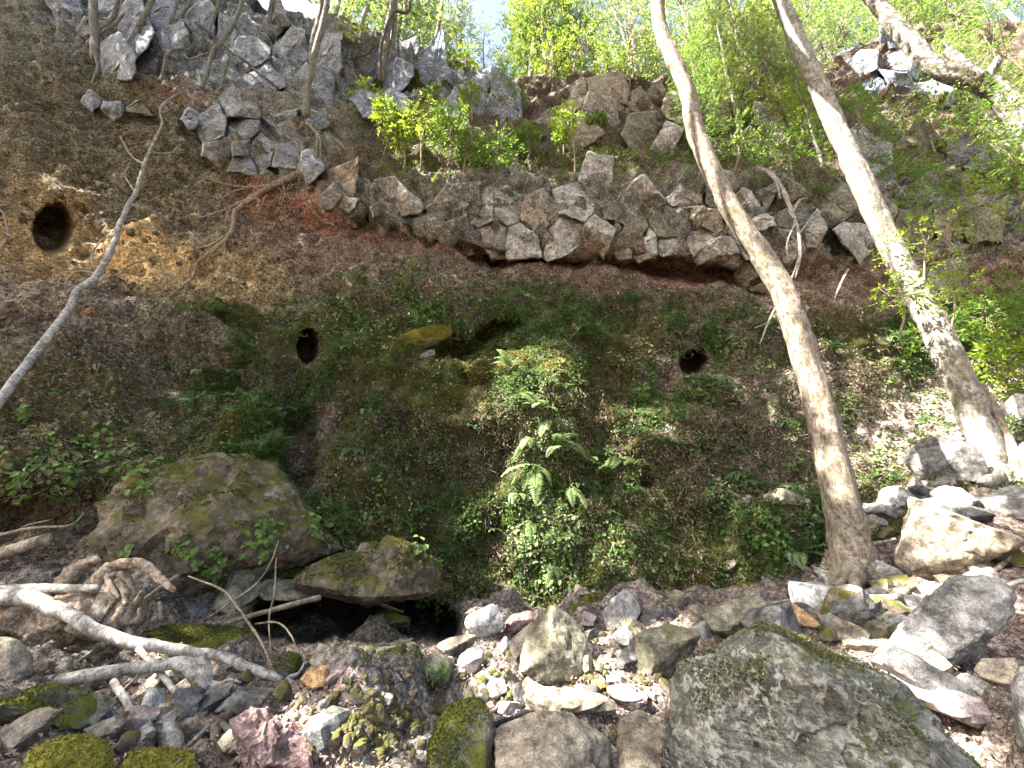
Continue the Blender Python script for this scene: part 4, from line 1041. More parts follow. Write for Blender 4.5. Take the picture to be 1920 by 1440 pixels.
wood([(165,1358,4.15),(260,1360,4.15),(360,1368,4.15),(440,1362,4.2)], [17,18,16,10], 'drift', 'grey brown log lying on the ground behind the upright stub', 'fallen_log', 'log', sides=12)
wood([(447,1328,4.25),(425,1345,4.15),(405,1362,4.1),(400,1400,3.95),(407,1425,3.85)], [9,10,10,8,4], 'dark', 'dark forked branch right of the upright stub', forks=[([(410,1350,4.1),(430,1372,4.05),(418,1400,4.0)],[6,5,3])])
wood([(392,1360,4.1),(345,1405,3.9)], [3.5,4], 'greywood', 'thin pale stick lying against the dark forked branch', 'stick', 'stick')
wood([(-40,1345,3.9),(0,1357,3.85),(45,1370,3.8),(88,1388,3.75)], [20,19,16,11], 'pale', 'thick pale limb poking in at the left edge over the moss dome', 'fallen_limb', 'limb', sides=12)
wood([(420,1170,5.9),(500,1147,6.1),(600,1120,6.4)], [4,5,5], 'twig', 'straight brown pole leaning across the low cave mouth', 'pole', 'pole')
wood([(153,1353,3.9),(187,1380,3.8),(210,1420,3.65)], [4,4,4], 'twig', 'bent brown twig over the moss dome', 'dry_twig', 'twig')
wood([(185,1212,4.9),(150,1238,4.7),(115,1264,4.5)], [2.5,3,3], 'twig', 'thin stick crossing under the lichen branch', 'stick', 'stick')
wood([(65,1253,4.6),(110,1256,4.6),(162,1261,4.6)], [5,4,4], 'greywood', 'grey stick end behind the bleached branch', 'stick', 'stick')
wood([(571,1333,4.4),(560,1390,4.0),(546,1450,3.7)], [2.5,2.5,2.5], 'greywood', 'slim pale stick stuck upright by the pink red boulder', 'stick', 'stick')
wood([(267,1127,5.4),(300,1102,5.5),(333,1080,5.6)], [3.5,3.5,3], 'twig', 'short stick leaning beyond the curled root', 'stick', 'stick')
wood([(303,1163,5.6),(301,1140,5.6),(299,1128,5.6)], [3,3,2], 'twig', 'short twig stump standing by the dark smooth rock', 'dry_twig', 'twig')
wood([(387,1160,5.7),(440,1125,5.9),(485,1090,6.1),(510,1050,6.2),(522,1015,6.3)], [2,2,1.8,1.5,1.2], 'twig', 'arching dry vine in front of the great outcrop', 'dry_vine', 'vine')
wood([(353,1080,5.9),(417,1107,5.8),(450,1145,5.7),(490,1205,5.4),(513,1257,5.2)], [1.5,2,2.2,2,2], 'twig', 'long curved vine falling past the low cave to the lichen branch', 'dry_vine', 'vine')
wood([(518,1045,6.2),(514,1110,6.0),(505,1160,5.8),(508,1230,5.4)], [1,1.4,1.6,1.4], 'twig', 'thin vine hanging straight down at the cave edge', 'dry_vine', 'vine')
wood([(478,1170,5.8),(520,1168,5.7),(545,1190,5.6),(560,1225,5.4),(575,1240,5.3)], [1.5,1.8,1.5,1.3,1], 'twig', 'looped thin vine over the dark cave mouth', 'dry_vine', 'vine')
wood([(180,1345,4.0),(225,1300,4.2),(262,1262,4.4)], [2,2,1.5], 'twig', 'fine twig propped beside the blue grey stone', 'dry_twig', 'twig')
wood([(215,1420,3.6),(250,1400,3.75),(285,1385,3.85)], [5,6,5], 'greywood', 'flat grey splinter of wood at the foot of the upright stub', 'wood_splinter', 'splinter')
wood([(255,1380,3.9),(228,1385,3.85),(222,1345,4.0)], [5,6,5], 'drift', 'short brown block of wood left of the upright stub', 'wood_block', 'wood')
wood([(345,1412,3.85),(400,1404,3.95),(450,1408,3.95)], [4,5,4], 'greywood', 'pale stick lying flat in front of the dark forked branch', 'stick', 'stick')
wood([(928,1360),(985,1342),(1048,1331)], [5,7,4], 'black', 'black wet branch lying across the gravel above the domed boulder', lift=0.1)
wood([(926,1336),(945,1318),(955,1308)], [2,3,2], 'black', 'short black twig beside the small dark rounded stone', 'dry_twig', 'twig', lift=0.05)
wood([(1568,1118),(1620,1122),(1673,1123),(1700,1112),(1714,1098)], [5,6,7,6,5], 'warm', 'dark curved root branch lying in front of the leaning tree foot', lift=0.25)
wood([(1757,1247,5.2),(1795,1280,4.9),(1827,1313,4.6),(1862,1352,4.35),(1890,1385,4.15)], [4,6,7,9,12], 'warm', 'pinkish fallen branch sloping down from the big sunlit boulder', sides=10)
wood([(1613,1023),(1645,1018),(1679,1011)], [3,3,2.5], 'greywood', 'short pale stick sticking out right of the leaning tree', 'stick', 'stick', Y=7.3)
wood([(1850,1080),(1875,1060),(1895,1042)], [4,4,3], 'warm', 'broken brown stick on the huge hollow boulder', 'stick', 'stick', Y=6.3)
wood([(1885,1100),(1905,1092),(1930,1088)], [4,4,4], 'greywood', 'pale stick at the right edge beside the big sunlit boulder', 'stick', 'stick', Y=5.9)
wood([(1315,1190),(1325,1160),(1345,1142)], [3,4,4], 'greywood', 'curved pale stick against the grey green angular stone', 'stick', 'stick', Y=6.6)
wood([(1618,1045,7.2),(1650,1050,7.0),(1670,1068,6.8)], [1.5,1.5,1], 'greywood', 'fine arched stem right of the leaning tree foot', 'dry_twig', 'twig')
wood([(712,1133,8.0),(735,1140,8.0),(756,1147,8.0)], [3,3,2], 'drift', 'reddish stick resting on the stone inside the low cave', 'stick', 'stick')
wood([(858,1238,6.3),(855,1262,6.2),(860,1280,6.1)], [1.2,1.2,1], 'greywood', 'thin white twig between the two stones left of the gravel', 'dry_twig', 'twig')

# leaning pale dead stem on the left
wood([(-25,785,5.6),(0,750,5.8),(60,670,6.3),(128,582,7.0),(145,545,7.3),(185,513,7.6),(216,450,8.2),(218,440,8.3),(235,398,8.7),(255,360,9.1),(272,305,9.6),(292,258,10.1),(304,232,10.4),(300,205,10.7),(314,188,10.9),(342,171,11.2)], [7.8,7.5,7,6.2,5.8,5.2,4.6,4.6,4,3.5,2.8,2.3,1.9,1.7,1.4,1], 'lichen',
     'long pale dead stem leaning up across the left bank', 'dead_sapling', 'sapling', forks=[([(272,310,9.6),(245,290,9.7),(225,255,9.8)],[2,1.5,1]), ([(216,440,8.2),(190,450,8.3),(172,480,8.3),(175,500,8.2)],[2,1.5,1.2,.8]), ([(255,362,9.1),(235,330,9.3),(240,312,9.4)],[1.5,1,.8]), ([(185,513,7.6),(150,508,7.7),(128,520,7.7),(125,535,7.7)],[2,1.6,1.2,.8]), ([(285,286,9.9),(320,286,10),(336,270,10.2)],[1.5,1,.8])], sides=10, rough=0.12, n=70)
# root system hanging from the rock edge
rng = np.random.default_rng(77)
rb_ = Buf(); RT0 = pt(565, 322, 11.6)
def rootpath(pts, rr, dY=0.18):
    P = []
    for u, v in pts:
        P.append(pt(u, v, hitY(u, v, 12) - dY))
    P = np.array(P); sc = np.array([mpp(p[1], q[1]) for p, q in zip(pts, P)])
    add_tube(rb_, P, np.interp(np.linspace(0, 1, len(P)), np.linspace(0, 1, len(rr)), rr) * sc * 0.72, 7, rough=0.25, rs=6, seed=int(pts[0][0]), wob=0.8)
rootpath([(575,318),(548,332),(520,345),(495,357),(470,375),(437,403),(432,440),(402,468),(372,490),(360,520),(322,553),(290,572),(258,592)], [8,8,7,6.5,6,5.5,5,5,4,4,3.5,3,2])
rootpath([(500,352),(470,370),(430,390),(392,404),(358,409)], [5,4,3.5,2.5,1.5])
rootpath([(510,348),(465,351),(425,346),(398,338),(372,331)], [4,3.5,2.8,2,1])
rootpath([(470,352),(440,358),(425,368),(412,372)], [3,2.5,2,1])
rootpath([(432,438),(400,458),(372,466),(338,478)], [4,3,2.2,1.2])
rootpath([(405,466),(390,485),(385,502)], [3,2,1])
rootpath([(392,404),(385,420),(370,428)], [2,1.6,1])
rootpath([(300,480),(270,488),(240,500),(218,520)], [1.5,2,2,1.4])
for (u, v) in [(545,335),(530,345),(520,350),(500,365),(480,372),(560,340),(550,345),(540,350),(440,405),(420,455),(380,490),(350,530)]:
    a = rng.uniform(-18, 8); pts = [(u, v)]
    for k in range(4): pts.append((pts[-1][0] + a + rng.normal() * 5, pts[-1][1] + rng.uniform(6, 16)))
    rootpath(pts, [2, 1.5, 1.2, 0.7], 0.12)
link('exposed_root', rb_.mesh('exposed_root', BARK['root'], True, RT0), None, RT0, 'spreading bare tan root hanging down the red clay below the rock edge', 'root')
rb_ = Buf(); RT1 = pt(600, 385, 12.0)
rootpath([(570,380),(590,398),(600,412),(622,420),(632,430)], [2,2.5,2,1.8,1]); rootpath([(600,412),(590,420)], [1.5, .8]); rootpath([(620,418),(640,412)], [1.5, .8])
link('exposed_root', rb_.mesh('exposed_root', BARK['root'], True, RT1), None, RT1, 'short curly root on the red clay under the brown rock block', 'root')
rb_ = Buf(); RT2 = pt(0, 450, 9.8)
rootpath([(-10,380),(8,405),(14,440),(2,465),(-12,470)], [3,3,3,2.5,2]); rootpath([(14,440),(30,448),(45,460)], [2,1.5,.8])
link('exposed_root', rb_.mesh('exposed_root', BARK['root'], True, RT2), None, RT2, 'looping pale root at the left edge beside the large cave hole', 'root')
rb_ = Buf(); RT3 = pt(600, 260, 12.0)
for pts, rr in [([(575,232),(592,250),(595,275),(588,305)],[6,4,3,2]), ([(580,235),(600,260),(600,300)],[5,3,2]), ([(590,222),(615,248),(640,272),(652,285)],[4,3,2.5,1.5]), ([(570,232),(555,240),(540,232)],[4,3,2])]: rootpath(pts, rr, 0.3)
link('exposed_root', rb_.mesh('exposed_root', BARK['root'], True, RT3), None, RT3, 'knot of roots gripping the rock under the twin stemmed tree', 'root')
# pale dead branches dangling over the right rock band
wood([(1420,315,12.6),(1445,325,12.5),(1470,360,12.4),(1485,400,12.3),(1497,440,12.2),(1500,480,12.1),(1492,520,12.0)], [3,4,4,3.5,3,2.5,1.5], 'greywood', 'pale dead branch dangling over the rock band between the two big trunks',
     'dead_branch', 'branch', forks=[([(1445,325,12.5),(1458,350,12.4),(1463,372,12.4)],[2.5,2,1]), ([(1485,400,12.3),(1500,375,12.3),(1515,372,12.3)],[2.5,2,1]), ([(1490,420,12.2),(1476,455,12.1),(1478,490,12.1)],[2,1.6,1]), ([(1497,440,12.2),(1520,410,12.2)],[2,1]), ([(1500,480,12.1),(1475,545,12),(1460,560,12)],[2,1.5,1]), ([(1488,410,12.2),(1478,395,12.2)],[2,1])])
wood([(1455,575,11.4),(1440,605,11.3),(1425,645,11.2)], [1.5,2,1], 'greywood', 'thin dead twig standing on the wall left of the middle of the leaning trunk', 'dead_branch', 'branch', forks=[([(1440,605,11.3),(1415,615,11.3)],[1.3,.8])])
wood([(1590,505,12.6),(1575,535,12.5),(1565,560,12.4)], [2,2,1], 'greywood', 'short dead twig on the red soil between the two big trunks', 'dead_branch', 'branch')

# ------------------------------------------------------------------ the three big trunks
def big_trunk(pts, wpx, mat, label, forks=(), sides=28, rough=0.15, Yadd=0.0, name='tree', roots=()):
    P = np.array([pt(p[0], p[1], p[2] + Yadd) for p in pts]); sc = np.array([mpp(p[1], p[2] + Yadd) for p in pts])
    o = link(name, None, None, P[0], label, 'tree')
    b = Buf()
    add_tube(b, P, np.array(wpx) * 0.5 * sc, sides, n=14 * (len(P) - 1), rough=rough, rs=1.6, seed=int(pts[0][0]), wob=0.1, iso=0.12)
    link('trunk', b.mesh('trunk', BARK[mat], True, P[0]), o)
    for fp, fr in forks:
        b = Buf(); Q = np.array([pt(*p) for p in fp]); s2 = np.array([mpp(p[1], p[2]) for p in fp])
        add_tube(b, Q, np.array(fr) * 0.5 * s2, 12, rough=0.2, rs=3, seed=int(fp[0][0]), wob=0.3)
        link('limb', b.mesh('limb', BARK[mat], True, P[0]), o)
    for fp, fr in roots:
        b = Buf(); Q = np.array([pt(*p) for p in fp]); s2 = np.array([mpp(p[1], p[2]) for p in fp])
        add_tube(b, Q, np.array(fr) * 0.5 * s2, 12, rough=0.3, rs=3, seed=int(fp[0][0]), wob=0.3)
        link('root', b.mesh('root', BARK[mat], True, P[0]), o)
    return o
T1 = [(1610,1095),(1605,1070),(1598,1030),(1590,1000),(1567,900),(1545,800),(1525,720),(1495,620),(1460,530),(1415,460),(1370,390),(1330,310),(1302,240),(1288,170),(1262,110),(1240,60),(1232,0),(1222,-90),(1216,-200),(1210,-330)]
W_1 = [108,84,72,66,56,49,45,43,39,37,35,34,31,28,26,24,23,21,19,16]
y1 = hitY(1604, 1085) + 0.1
tree1 = big_trunk([(u, v, y1) for u, v in T1], W_1, 'warm', 'tall bending brown grey tree trunk rooted among boulders right of centre', roots=[
    ([(1600,1060,y1-.3),(1585,1080,y1-.4),(1570,1098,y1-.5)],[30,24,10]), ([(1612,1060,y1-.3),(1635,1078,y1-.35),(1660,1092,y1-.5)],[34,28,12]), ([(1606,1062,y1-.35),(1606,1085,y1-.5),(1600,1105,y1-.7)],[26,28,14])])
T2 = [(1874,925),(1868,900),(1845,830),(1815,750),(1780,670),(1735,580),(1690,500),(1650,420),(1610,330),(1570,240),(1530,150),(1500,90),(1465,0),(1430,-90),(1390,-200),(1350,-330)]
W_2 = [64,50,48,46,44,41,37,35,34,32,30,28,25,23,21,17]
y2 = hitY(1868, 905) + 0.1
tree2 = big_trunk([(u, v, y2) for u, v in T2], W_2, 'pale', 'straight pale tree trunk leaning left at the right side, brightly sunlit', roots=[
    ([(1868,890,y2-.3),(1850,905,y2-.4),(1838,918,y2-.5)],[34,28,12])])
wood([(1915,910,y2-.3),(1905,870,y2-.3),(1885,810,y2-.2),(1862,760,y2-.1),(1845,720,y2)], [10,9,8,7,4], 'warm', 'slender brown stem growing up against the pale leaning tree', 'slender_tree', 'tree')
T3 = [(2200,640),(2120,500),(2040,370),(1960,275),(1890,190),(1840,155),(1760,130),(1700,70),(1640,0),(1570,-90),(1500,-190)]
W_3 = [72,62,52,44,37,32,27,25,23,21,18]
y3 = [7.6,7.6,7.6,7.5,7.5,7.5,7.6,7.7,7.8,8,8.2]
tree3 = big_trunk([(u, v, y) for (u, v), y in zip(T3, y3)], W_3, 'mottled', 'slanting lichen mottled trunk crossing the upper right corner', forks=[([(1840,150,7.4),(1805,125,7.4),(1778,92,7.4)],[24,20,12]), ([(1850,146,7.4),(1864,126,7.3),(1872,110,7.3)],[18,15,12])], rough=0.2)

# trees and saplings rooted on the upper left rocks
def slim(pts, rpx, mat, label, Y=None, forks=(), name='slender_tree', cat='tree', lift=0.25):
    return wood(pts, [r * 0.72 for r in rpx], mat, label, name, cat, Y, lift, forks, 8, 0.12, wob=0.2)
slim([(180,112),(178,80),(176,40),(174,0),(170,-80),(165,-170)], [11,10,9,9,8,7], 'pale', 'thick pale sapling trunk at the top edge, leftmost of the slope trees', Y=13.0, forks=[([(182,62,12.9),(210,35,12.9),(222,0,12.9),(240,-40,12.9)],[4,4,3,2]), ([(183,66,12.9),(215,45,12.9),(232,25,12.9)],[3,2.5,2])])
wood([(181,105),(184,125),(178,145),(170,160)], [4,3.5,3,1.5], 'pale', 'dangling pale root below the leftmost slope tree', 'exposed_root', 'root', Y=12.6)
slim([(228,113),(245,80),(265,40),(290,-10),(330,-100),(370,-190)], [7,7,6.5,6,5,4], 'pale', 'smooth pale leaning trunk second from the left on the upper slope', Y=13.2)
slim([(303,85),(318,45),(335,-5),(355,-90)], [4,4,3.5,3], 'pale', 'thin pale trunk third from the left on the upper slope', Y=14.2)
slim([(315,65),(340,30),(362,-10),(400,-100)], [3.5,3.5,3,2.5], 'pale', 'thin trunk leaning right beside the third slope tree', Y=14.4)
slim([(381,92),(395,50),(413,-5),(440,-100)], [4.5,4.5,4,3.5], 'pale', 'straight pale trunk in the middle of the upper left rocks', Y=14.4)
slim([(377,165),(388,140),(396,105),(405,88),(432,58),(456,0),(490,-100)], [5,5,4.5,5,5,4.5,4], 'pale', 'crooked pale trunk with a kink, right of the middle slope trees', Y=13.3)
wood([(367,42,14.2),(440,100,13.8),(520,165,13.2)], [2,2.5,2.5], 'dark', 'thin dark dead pole slanting over the upper left rocks', 'dead_pole', 'pole')
wood([(300,153),(308,130),(312,105),(328,92)], [3,3,2.5,2], 'pale', 'short bent pale stem on the upper left slope', 'dead_sapling', 'sapling', Y=12.9)
wood([(415,170),(420,145),(427,112)], [2.5,2.5,2], 'pale', 'short upright pale stem below the crooked trunk', 'dead_sapling', 'sapling', Y=13.0)
wood([(345,105),(356,112),(375,105),(395,98)], [2,2,2,1.5], 'pale', 'little curved pale branch lying on the moss ledge', 'dead_sapling', 'sapling', Y=13.6)
slim([(573,215),(578,160),(590,100),(606,40),(618,-20),(640,-120)], [9,8.5,8,7.5,7,6], 'pale', 'twin stemmed pale tree standing on the rock edge left of centre', Y=12.6, forks=[([(582,120,12.7),(590,70,12.7),(603,10,12.7),(612,-60,12.7)],[6,6,5.5,5])])
slim([(716,150),(720,110),(728,60),(735,10),(742,-80)], [7,7,6.5,6,5], 'pale', 'pale double trunk on top of the grey outcrop', Y=16.2, forks=[([(722,140,16.2),(738,70,16.2),(742,0,16.2)],[5,5,4])])
slim([(714,152),(713,100),(722,60),(740,22),(765,22),(770,-20)], [5,4.5,4,4,3.5,3], 'dark', 'crooked reddish dark trunk with a bent top on the grey outcrop', Y=15.8)
wood([(700,88),(690,100),(670,108),(655,112)], [2.5,2,1.6,1], 'dark', 'small bare branch reaching left from the grey outcrop', 'dead_branch', 'branch', Y=15.8)
wood([(1383,148,15.8),(1381,154,15.2)], [11,11], 'root', 'sawn log end pointing out of the rim between the two big trunks', 'sawn_log', 'log', rough=0.05, wob=0)

# ------------------------------------------------------------------ vegetation
GN = grid_normals(G)
GN = GN * np.where((GN * (CAM - G)).sum(-1, keepdims=True) < 0, -1, 1)
Gf, Nf, Uf, Vf_ = G.reshape(-1, 3), GN.reshape(-1, 3), GU.ravel(), GV.ravel()
inview = (Uf > -150) & (Uf < 2070) & (Vf_ < 1500) & (Vf_ > -40) & (np.broadcast_to(ROWID[:, None], GU.shape).ravel() < NR - 1)
noholes = (1 - hole.ravel()) * (1 - cave.ravel()) * (1 - nogrow.ravel())
cellw = np.gradient(GU, axis=1).ravel() * np.abs(np.gradient(GV, axis=0)).ravel()
wallw = sstep(500, 600, GV) * (rid > 4.0) * (rid < 9.2)
def pick(w, n, rng):
    w = np.clip(w.ravel(), 0, None) * inview * noholes * cellw
    i = rng.choice(len(w), n, p=w / w.sum())
    return Gf[i] + rng.normal(size=(n, 3)) * 0.02, Nf[i], i
def tang(N, rng, down=0.0):
    d = rng.normal(size=N.shape); d[:, 2] -= down
    return unit(d - N * (d * N).sum(1, keepdims=True))
CL = np.clip(0.5 + 1.5 * wob(GU, GV, 45, 5) + 0.7 * wob(GU, GV, 150, 6), 0.02, 2.5) ** 2      # uneven clumping
CL2 = np.clip(0.5 + 1.5 * wob(GU, GV, 38, 8), 0.02, 2.5) ** 2
rng = np.random.default_rng(5)
# dead leaves lying on soil
lb = Buf()
w = 0.25 + 0.9 * ell(230, 640, 330, 60, 17) + 0.8 * ell(1400, 790, 240, 180, 20) + 0.6 * ell(170, 280, 320, 170, 20) + 0.7 * ell(1150, 520, 380, 50) + 0.5 * ell(600, 480, 150, 90) + 0.6 * ell(900, 300, 320, 40) + 0.5 * ell(1780, 780, 260, 120)
P, N, i = pick(w * (1 - 0.85 * rockm) * (rid > 4.0) * (1 - 0.75 * ell(190, 490, 200, 60, 10)), 42000, rng)
l = rng.uniform(0.05, 0.12, len(P)) * (1 + 0.4 * (P[:, 1] > 11))
leaves(lb, P + N * 0.03, tang(N, rng, 0.4), unit(N + rng.normal(size=N.shape) * 0.45), l, l * 0.5, rng.random(len(P)) ** 1.6)
link('leaf_litter', lb.mesh('leaf_litter', LEAF['litter'], False), label='brown dead leaves strewn over the bank and cliff', cat='leaf litter', kind='stuff')
lb = Buf()
w = (rid <= 4.3) * (0.35 + 1.0 * ell(1060, 1270, 230, 110) + 0.9 * ell(620, 1400, 110, 70) + 0.5 * ell(1700, 1200, 250, 160)) + 0.5 * ell(1740, 840, 200, 80)
P, N, i = pick(w, 15000, rng)
l = rng.uniform(0.025, 0.06, len(P)) * (0.6 + P[:, 1] * 0.07)
leaves(lb, P + N * 0.015, tang(N, rng), unit(N + rng.normal(size=N.shape) * 0.5), l, l * 0.55, rng.random(len(P)))
link('gravel_litter', lb.mesh('gravel_litter', LEAF['pinklitter'], False), label='pinkish leaf chips and grit covering the stream bed', cat='leaf litter', kind='stuff')
# moss tufts
mb = Buf()
P, N, i = pick(np.clip(moss - 0.2, 0, 1) * (rid > 3.6), 26000, rng)
l = rng.uniform(0.035, 0.09, len(P))
leaves(mb, P, unit(N * 0.9 + tang(N, rng, 0.5) * 0.9), tang(N, rng), l, l * 0.45, rng.random(len(P)))
link('moss', mb.mesh('moss', LEAF['mossleaf'], False), label='olive green moss tufts over the damp wall', cat='moss', kind='stuff')
# small-leaved plants hanging all over the wall
def cover(name, w, n, ll, mat, label, cat, nl=5, L=0.22, lw=0.55, oval=False, out=0.6, down=0.7, pw=1.0):
    b = Buf(); P, N, i = pick(w, n, rng)
    D = unit(N * out + tang(N, rng, down) + np.array([0, 0, -0.15]))
    sprays(b, P, D, L * rng.uniform(0.6, 1.4, n), nl, ll, rng, lw, 0.35, oval, rng.random(n) ** pw)
    return link(name, b.mesh(name, LEAF[mat], False), label=label, cat=cat, kind='stuff')
green_w = wallw * (0.25 + 1.1 * ell(870, 560, 260, 70, 5) + 0.9 * ell(470, 700, 130, 90) + 0.8 * ell(1150, 620, 220, 60) + 0.9 * ell(1400, 600, 180, 50) + 0.7 * ell(740, 950, 150, 130) + 0.7 * ell(1180, 740, 160, 90) + 0.6 * ell(1450, 1000, 110, 110, 20)
                   + 0.9 * ell(1720, 640, 170, 80) + 0.8 * ell(500, 810, 70, 120) + 1.0 * ell(1010, 720, 90, 60) + 0.7 * ell(1010, 1010, 70, 110)) * sstep(250, 420, GU + 0 * GV) * (1 - 0.8 * ell(590, 860, 45, 110)) * (1 - 0.6 * ell(810, 720, 70, 50))
cover('wall_creeper', green_w * CL, 15000, 0.095, 'creeper', 'small leaved green creepers carpeting the mossy wall', 'creeper', 5, 0.2, 0.6, pw=1.8)
cover('sunlit_wall_plants', wallw * (ell(1010, 800, 55, 140, 0) + ell(1010, 1000, 55, 120, 0) + 0.5 * ell(1130, 880, 70, 40) + 0.25 * ell(1150, 1000, 80, 90)) * CL2, 1500, 0.085, 'sunlitfern', 'plants cascading down the middle of the wall, leaves tinted pale as sunlit', 'plants', 5, 0.2, 0.6)
cover('sunlit_moss_hump', ell(990, 700, 75, 32, 0, 1.0, 0.4) + 0.5 * ell(890, 690, 30, 45) + 0.3 * ell(1230, 790, 45, 18, 25), 1100, 0.07, 'yellowmossleaf', 'yellow green mossy growth on the humps of the wall, coloured as sunlit', 'moss', 5, 0.14, 0.5)  # yellow sprigs over the moss hump, its sunlit look given by colour
cover('dark_wall_plants', CL2 * wallw * (0.5 + 0.6 * ell(1000, 800, 500, 300)) * sstep(300, 480, GU + 0 * GV), 13000, 0.075, 'mossleaf', 'dull olive low plants between the creepers on the wall', 'plants', 5, 0.16, 0.5)
brownw = wallw * (ell(1400, 800, 230, 190, 20) + 0.8 * ell(1150, 540, 330, 50) + 0.6 * ell(1020, 880, 120, 200) + 0.4 * ell(1650, 720, 160, 60))
cover('withered_plants', (brownw + 0.12 * wallw) * CL2, 10000, 0.08, 'dry', 'withered brown leaves and dry stalks hanging on the wall', 'plants', 5, 0.22, 0.4)
# dry hanging stems
db = Buf()
P, N, i = pick((ell(1220, 505, 300, 38, 2) + 0.6 * ell(1100, 950, 160, 180) + 0.25 * wallw + 0.5 * ell(1000, 300, 330, 40)) * (rid > 4.2), 3200, rng)
l = rng.uniform(0.15, 0.5, len(P))
leaves(db, P + N * 0.05, unit(N * 0.35 + tang(N, rng, 2.2)), N, l, 0.014 * (P[:, 1] / 10), rng.random(len(P)), 0.1)
link('dry_stalks', db.mesh('dry_stalks', LEAF['dry'], False), label='thin dry stalks and rootlets trailing below the red layer', cat='stalks', kind='stuff')
# ledge undergrowth
cover('ledge_undergrowth', (rid > 11.8) * (rid < 13.8) * (0.3 + 1.0 * ell(1150, 305, 330, 30) + 1.0 * ell(1650, 320, 260, 60) + 0.8 * ell(850, 315, 180, 25)) * sstep(640, 700, GU + 0 * GV) + 0.25 * ell(1780, 260, 200, 130) + 0.5 * ell(740, 155, 90, 16, 10) + 0.5 * ell(1840, 560, 130, 60), 4200, 0.13, 'green', 'low green undergrowth on the ledges of the cliff', 'undergrowth', 5, 0.28, 0.5)
cover('ledge_dry_brush', (rid > 11.8) * (rid < 14) * sstep(640, 700, GU + 0 * GV) * (0.5 + ell(1050, 290, 260, 30)), 2600, 0.12, 'dry', 'dry brown brush on the ledges of the cliff', 'brush', 5, 0.3, 0.3)

# ---- ferns
def frond(buf, base, d0, L, rng, droop=1.0, pairs=18, wid=0.24, r=0.5):
    n = pairs + 2; p = np.array(base, float); d = unit(d0); P = [p.copy()]; Dd = [d.copy()]
    for k in range(n):
        d = unit(d + np.array([0, 0, -1.0]) * droop * 1.6 / n * (0.35 + k / n)); p = p + d * L / n; P.append(p.copy()); Dd.append(d.copy())
    P, Dd = np.array(P), np.array(Dd)
    side = unit(np.cross(Dd, np.array([0, 0, 1.0]) + 0.15 * rng.normal(size=3))); nor = np.cross(side, Dd)
    k = np.arange(2, n + 1); t = k / n
    wl_ = L * wid * np.sin(np.clip(t, 0, 1) ** 0.75 * math.pi * 0.97) ** 0.8 * (1 - 0.35 * t) + 0.01
    for sg in (-1, 1):
        leaves(buf, P[k], unit(side[k] * sg + Dd[k] * 0.35 - nor[k] * 0.12 + rng.normal(size=(len(k), 3)) * 0.06), nor[k], wl_, np.full(len(k), L / n * 1.05), np.clip(r + rng.normal(size=len(k)) * 0.08, 0, 1), 0.08)
    V, F, C = tube(P[::3], np.linspace(0.006, 0.0015, len(P[::3])) * (1 + L), 4)
    base_n = buf.n; buf.add(V, F, 0.3); buf.F.setdefault(3, []).append(C + base_n)
def fern(u, v, nf, L, mat, label, group=None, spread=1.0, downward=0.0, seed=None, out=0.7):
    h = hit(u, v)
    if h is None: return
    rng = np.random.default_rng(int(u * 3 + v) if seed is None else seed)
    p, n = h; p = p + n * 0.16; o = link('fern', None, None, p, label, 'fern', group)
    n2 = unit(n * np.array([1, 1, 0.3])); s = unit(np.cross(n2, [0, 0, 1]))
    for k in range(nf):
        a = (k + 0.5) / nf * 2 - 1 + rng.normal() * 0.15
        b = Buf()
        d = n2 * out + s * a * spread + np.array([0, 0, rng.uniform(0.2, 0.9) - downward])
        frond(b, rng.normal(size=3) * 0.03 + n * 0.05, d, L * rng.uniform(0.75, 1.15), rng, rng.uniform(0.7, 1.3), r=rng.uniform(0.3, 0.9))
        link('frond', b.mesh('frond', LEAF[mat], False), o)
for u, v, nf, L, dn, label in [
    (1015,765,6,0.62,0.1,'sunlit pale fern below the yellow moss hump, topmost of the hanging ferns'), (1040,838,5,0.85,0.4,'broad sunlit fern with large fronds in the middle of the lit strip'),
    (1003,868,5,0.95,0.7,'sunlit fern whose long frond hangs straight down'), (1000,820,4,0.6,0.9,'narrow sunlit fern drooping beside the broad one'),
    (965,688,5,0.6,0.0,'pale fern on top of the yellow moss hump'), (1105,858,6,0.62,0.0,'pale fern right of the lit strip with arching fronds'),
    (1150,885,6,0.7,-0.1,'pale fern with stiff sideways fronds right of the lit strip'), (970,925,4,0.5,0.4,'small ragged pale fern at the left edge of the lit strip'),
    (1040,800,3,0.6,0.9,'drooping pale fern right under the topmost hanging fern'), (985,895,3,0.7,1.2,'long pale fern hanging left of the straight frond'), (1060,905,3,0.55,1.0,'pale fern tucked under the broad sunlit fern'),
    (1000,985,4,0.42,1.0,'pale fern in the lower half of the lit strip'), (1035,1050,4,0.36,1.0,'lowest pale fern of the lit strip above the upright boulder'), (1185,860,5,0.6,0.0,'rightmost pale fern with thin upright fronds')]:
    fern(u, v, nf, L, 'sunlitfern', label, 'ferns hanging in the sunlit strip', 1.0, dn)
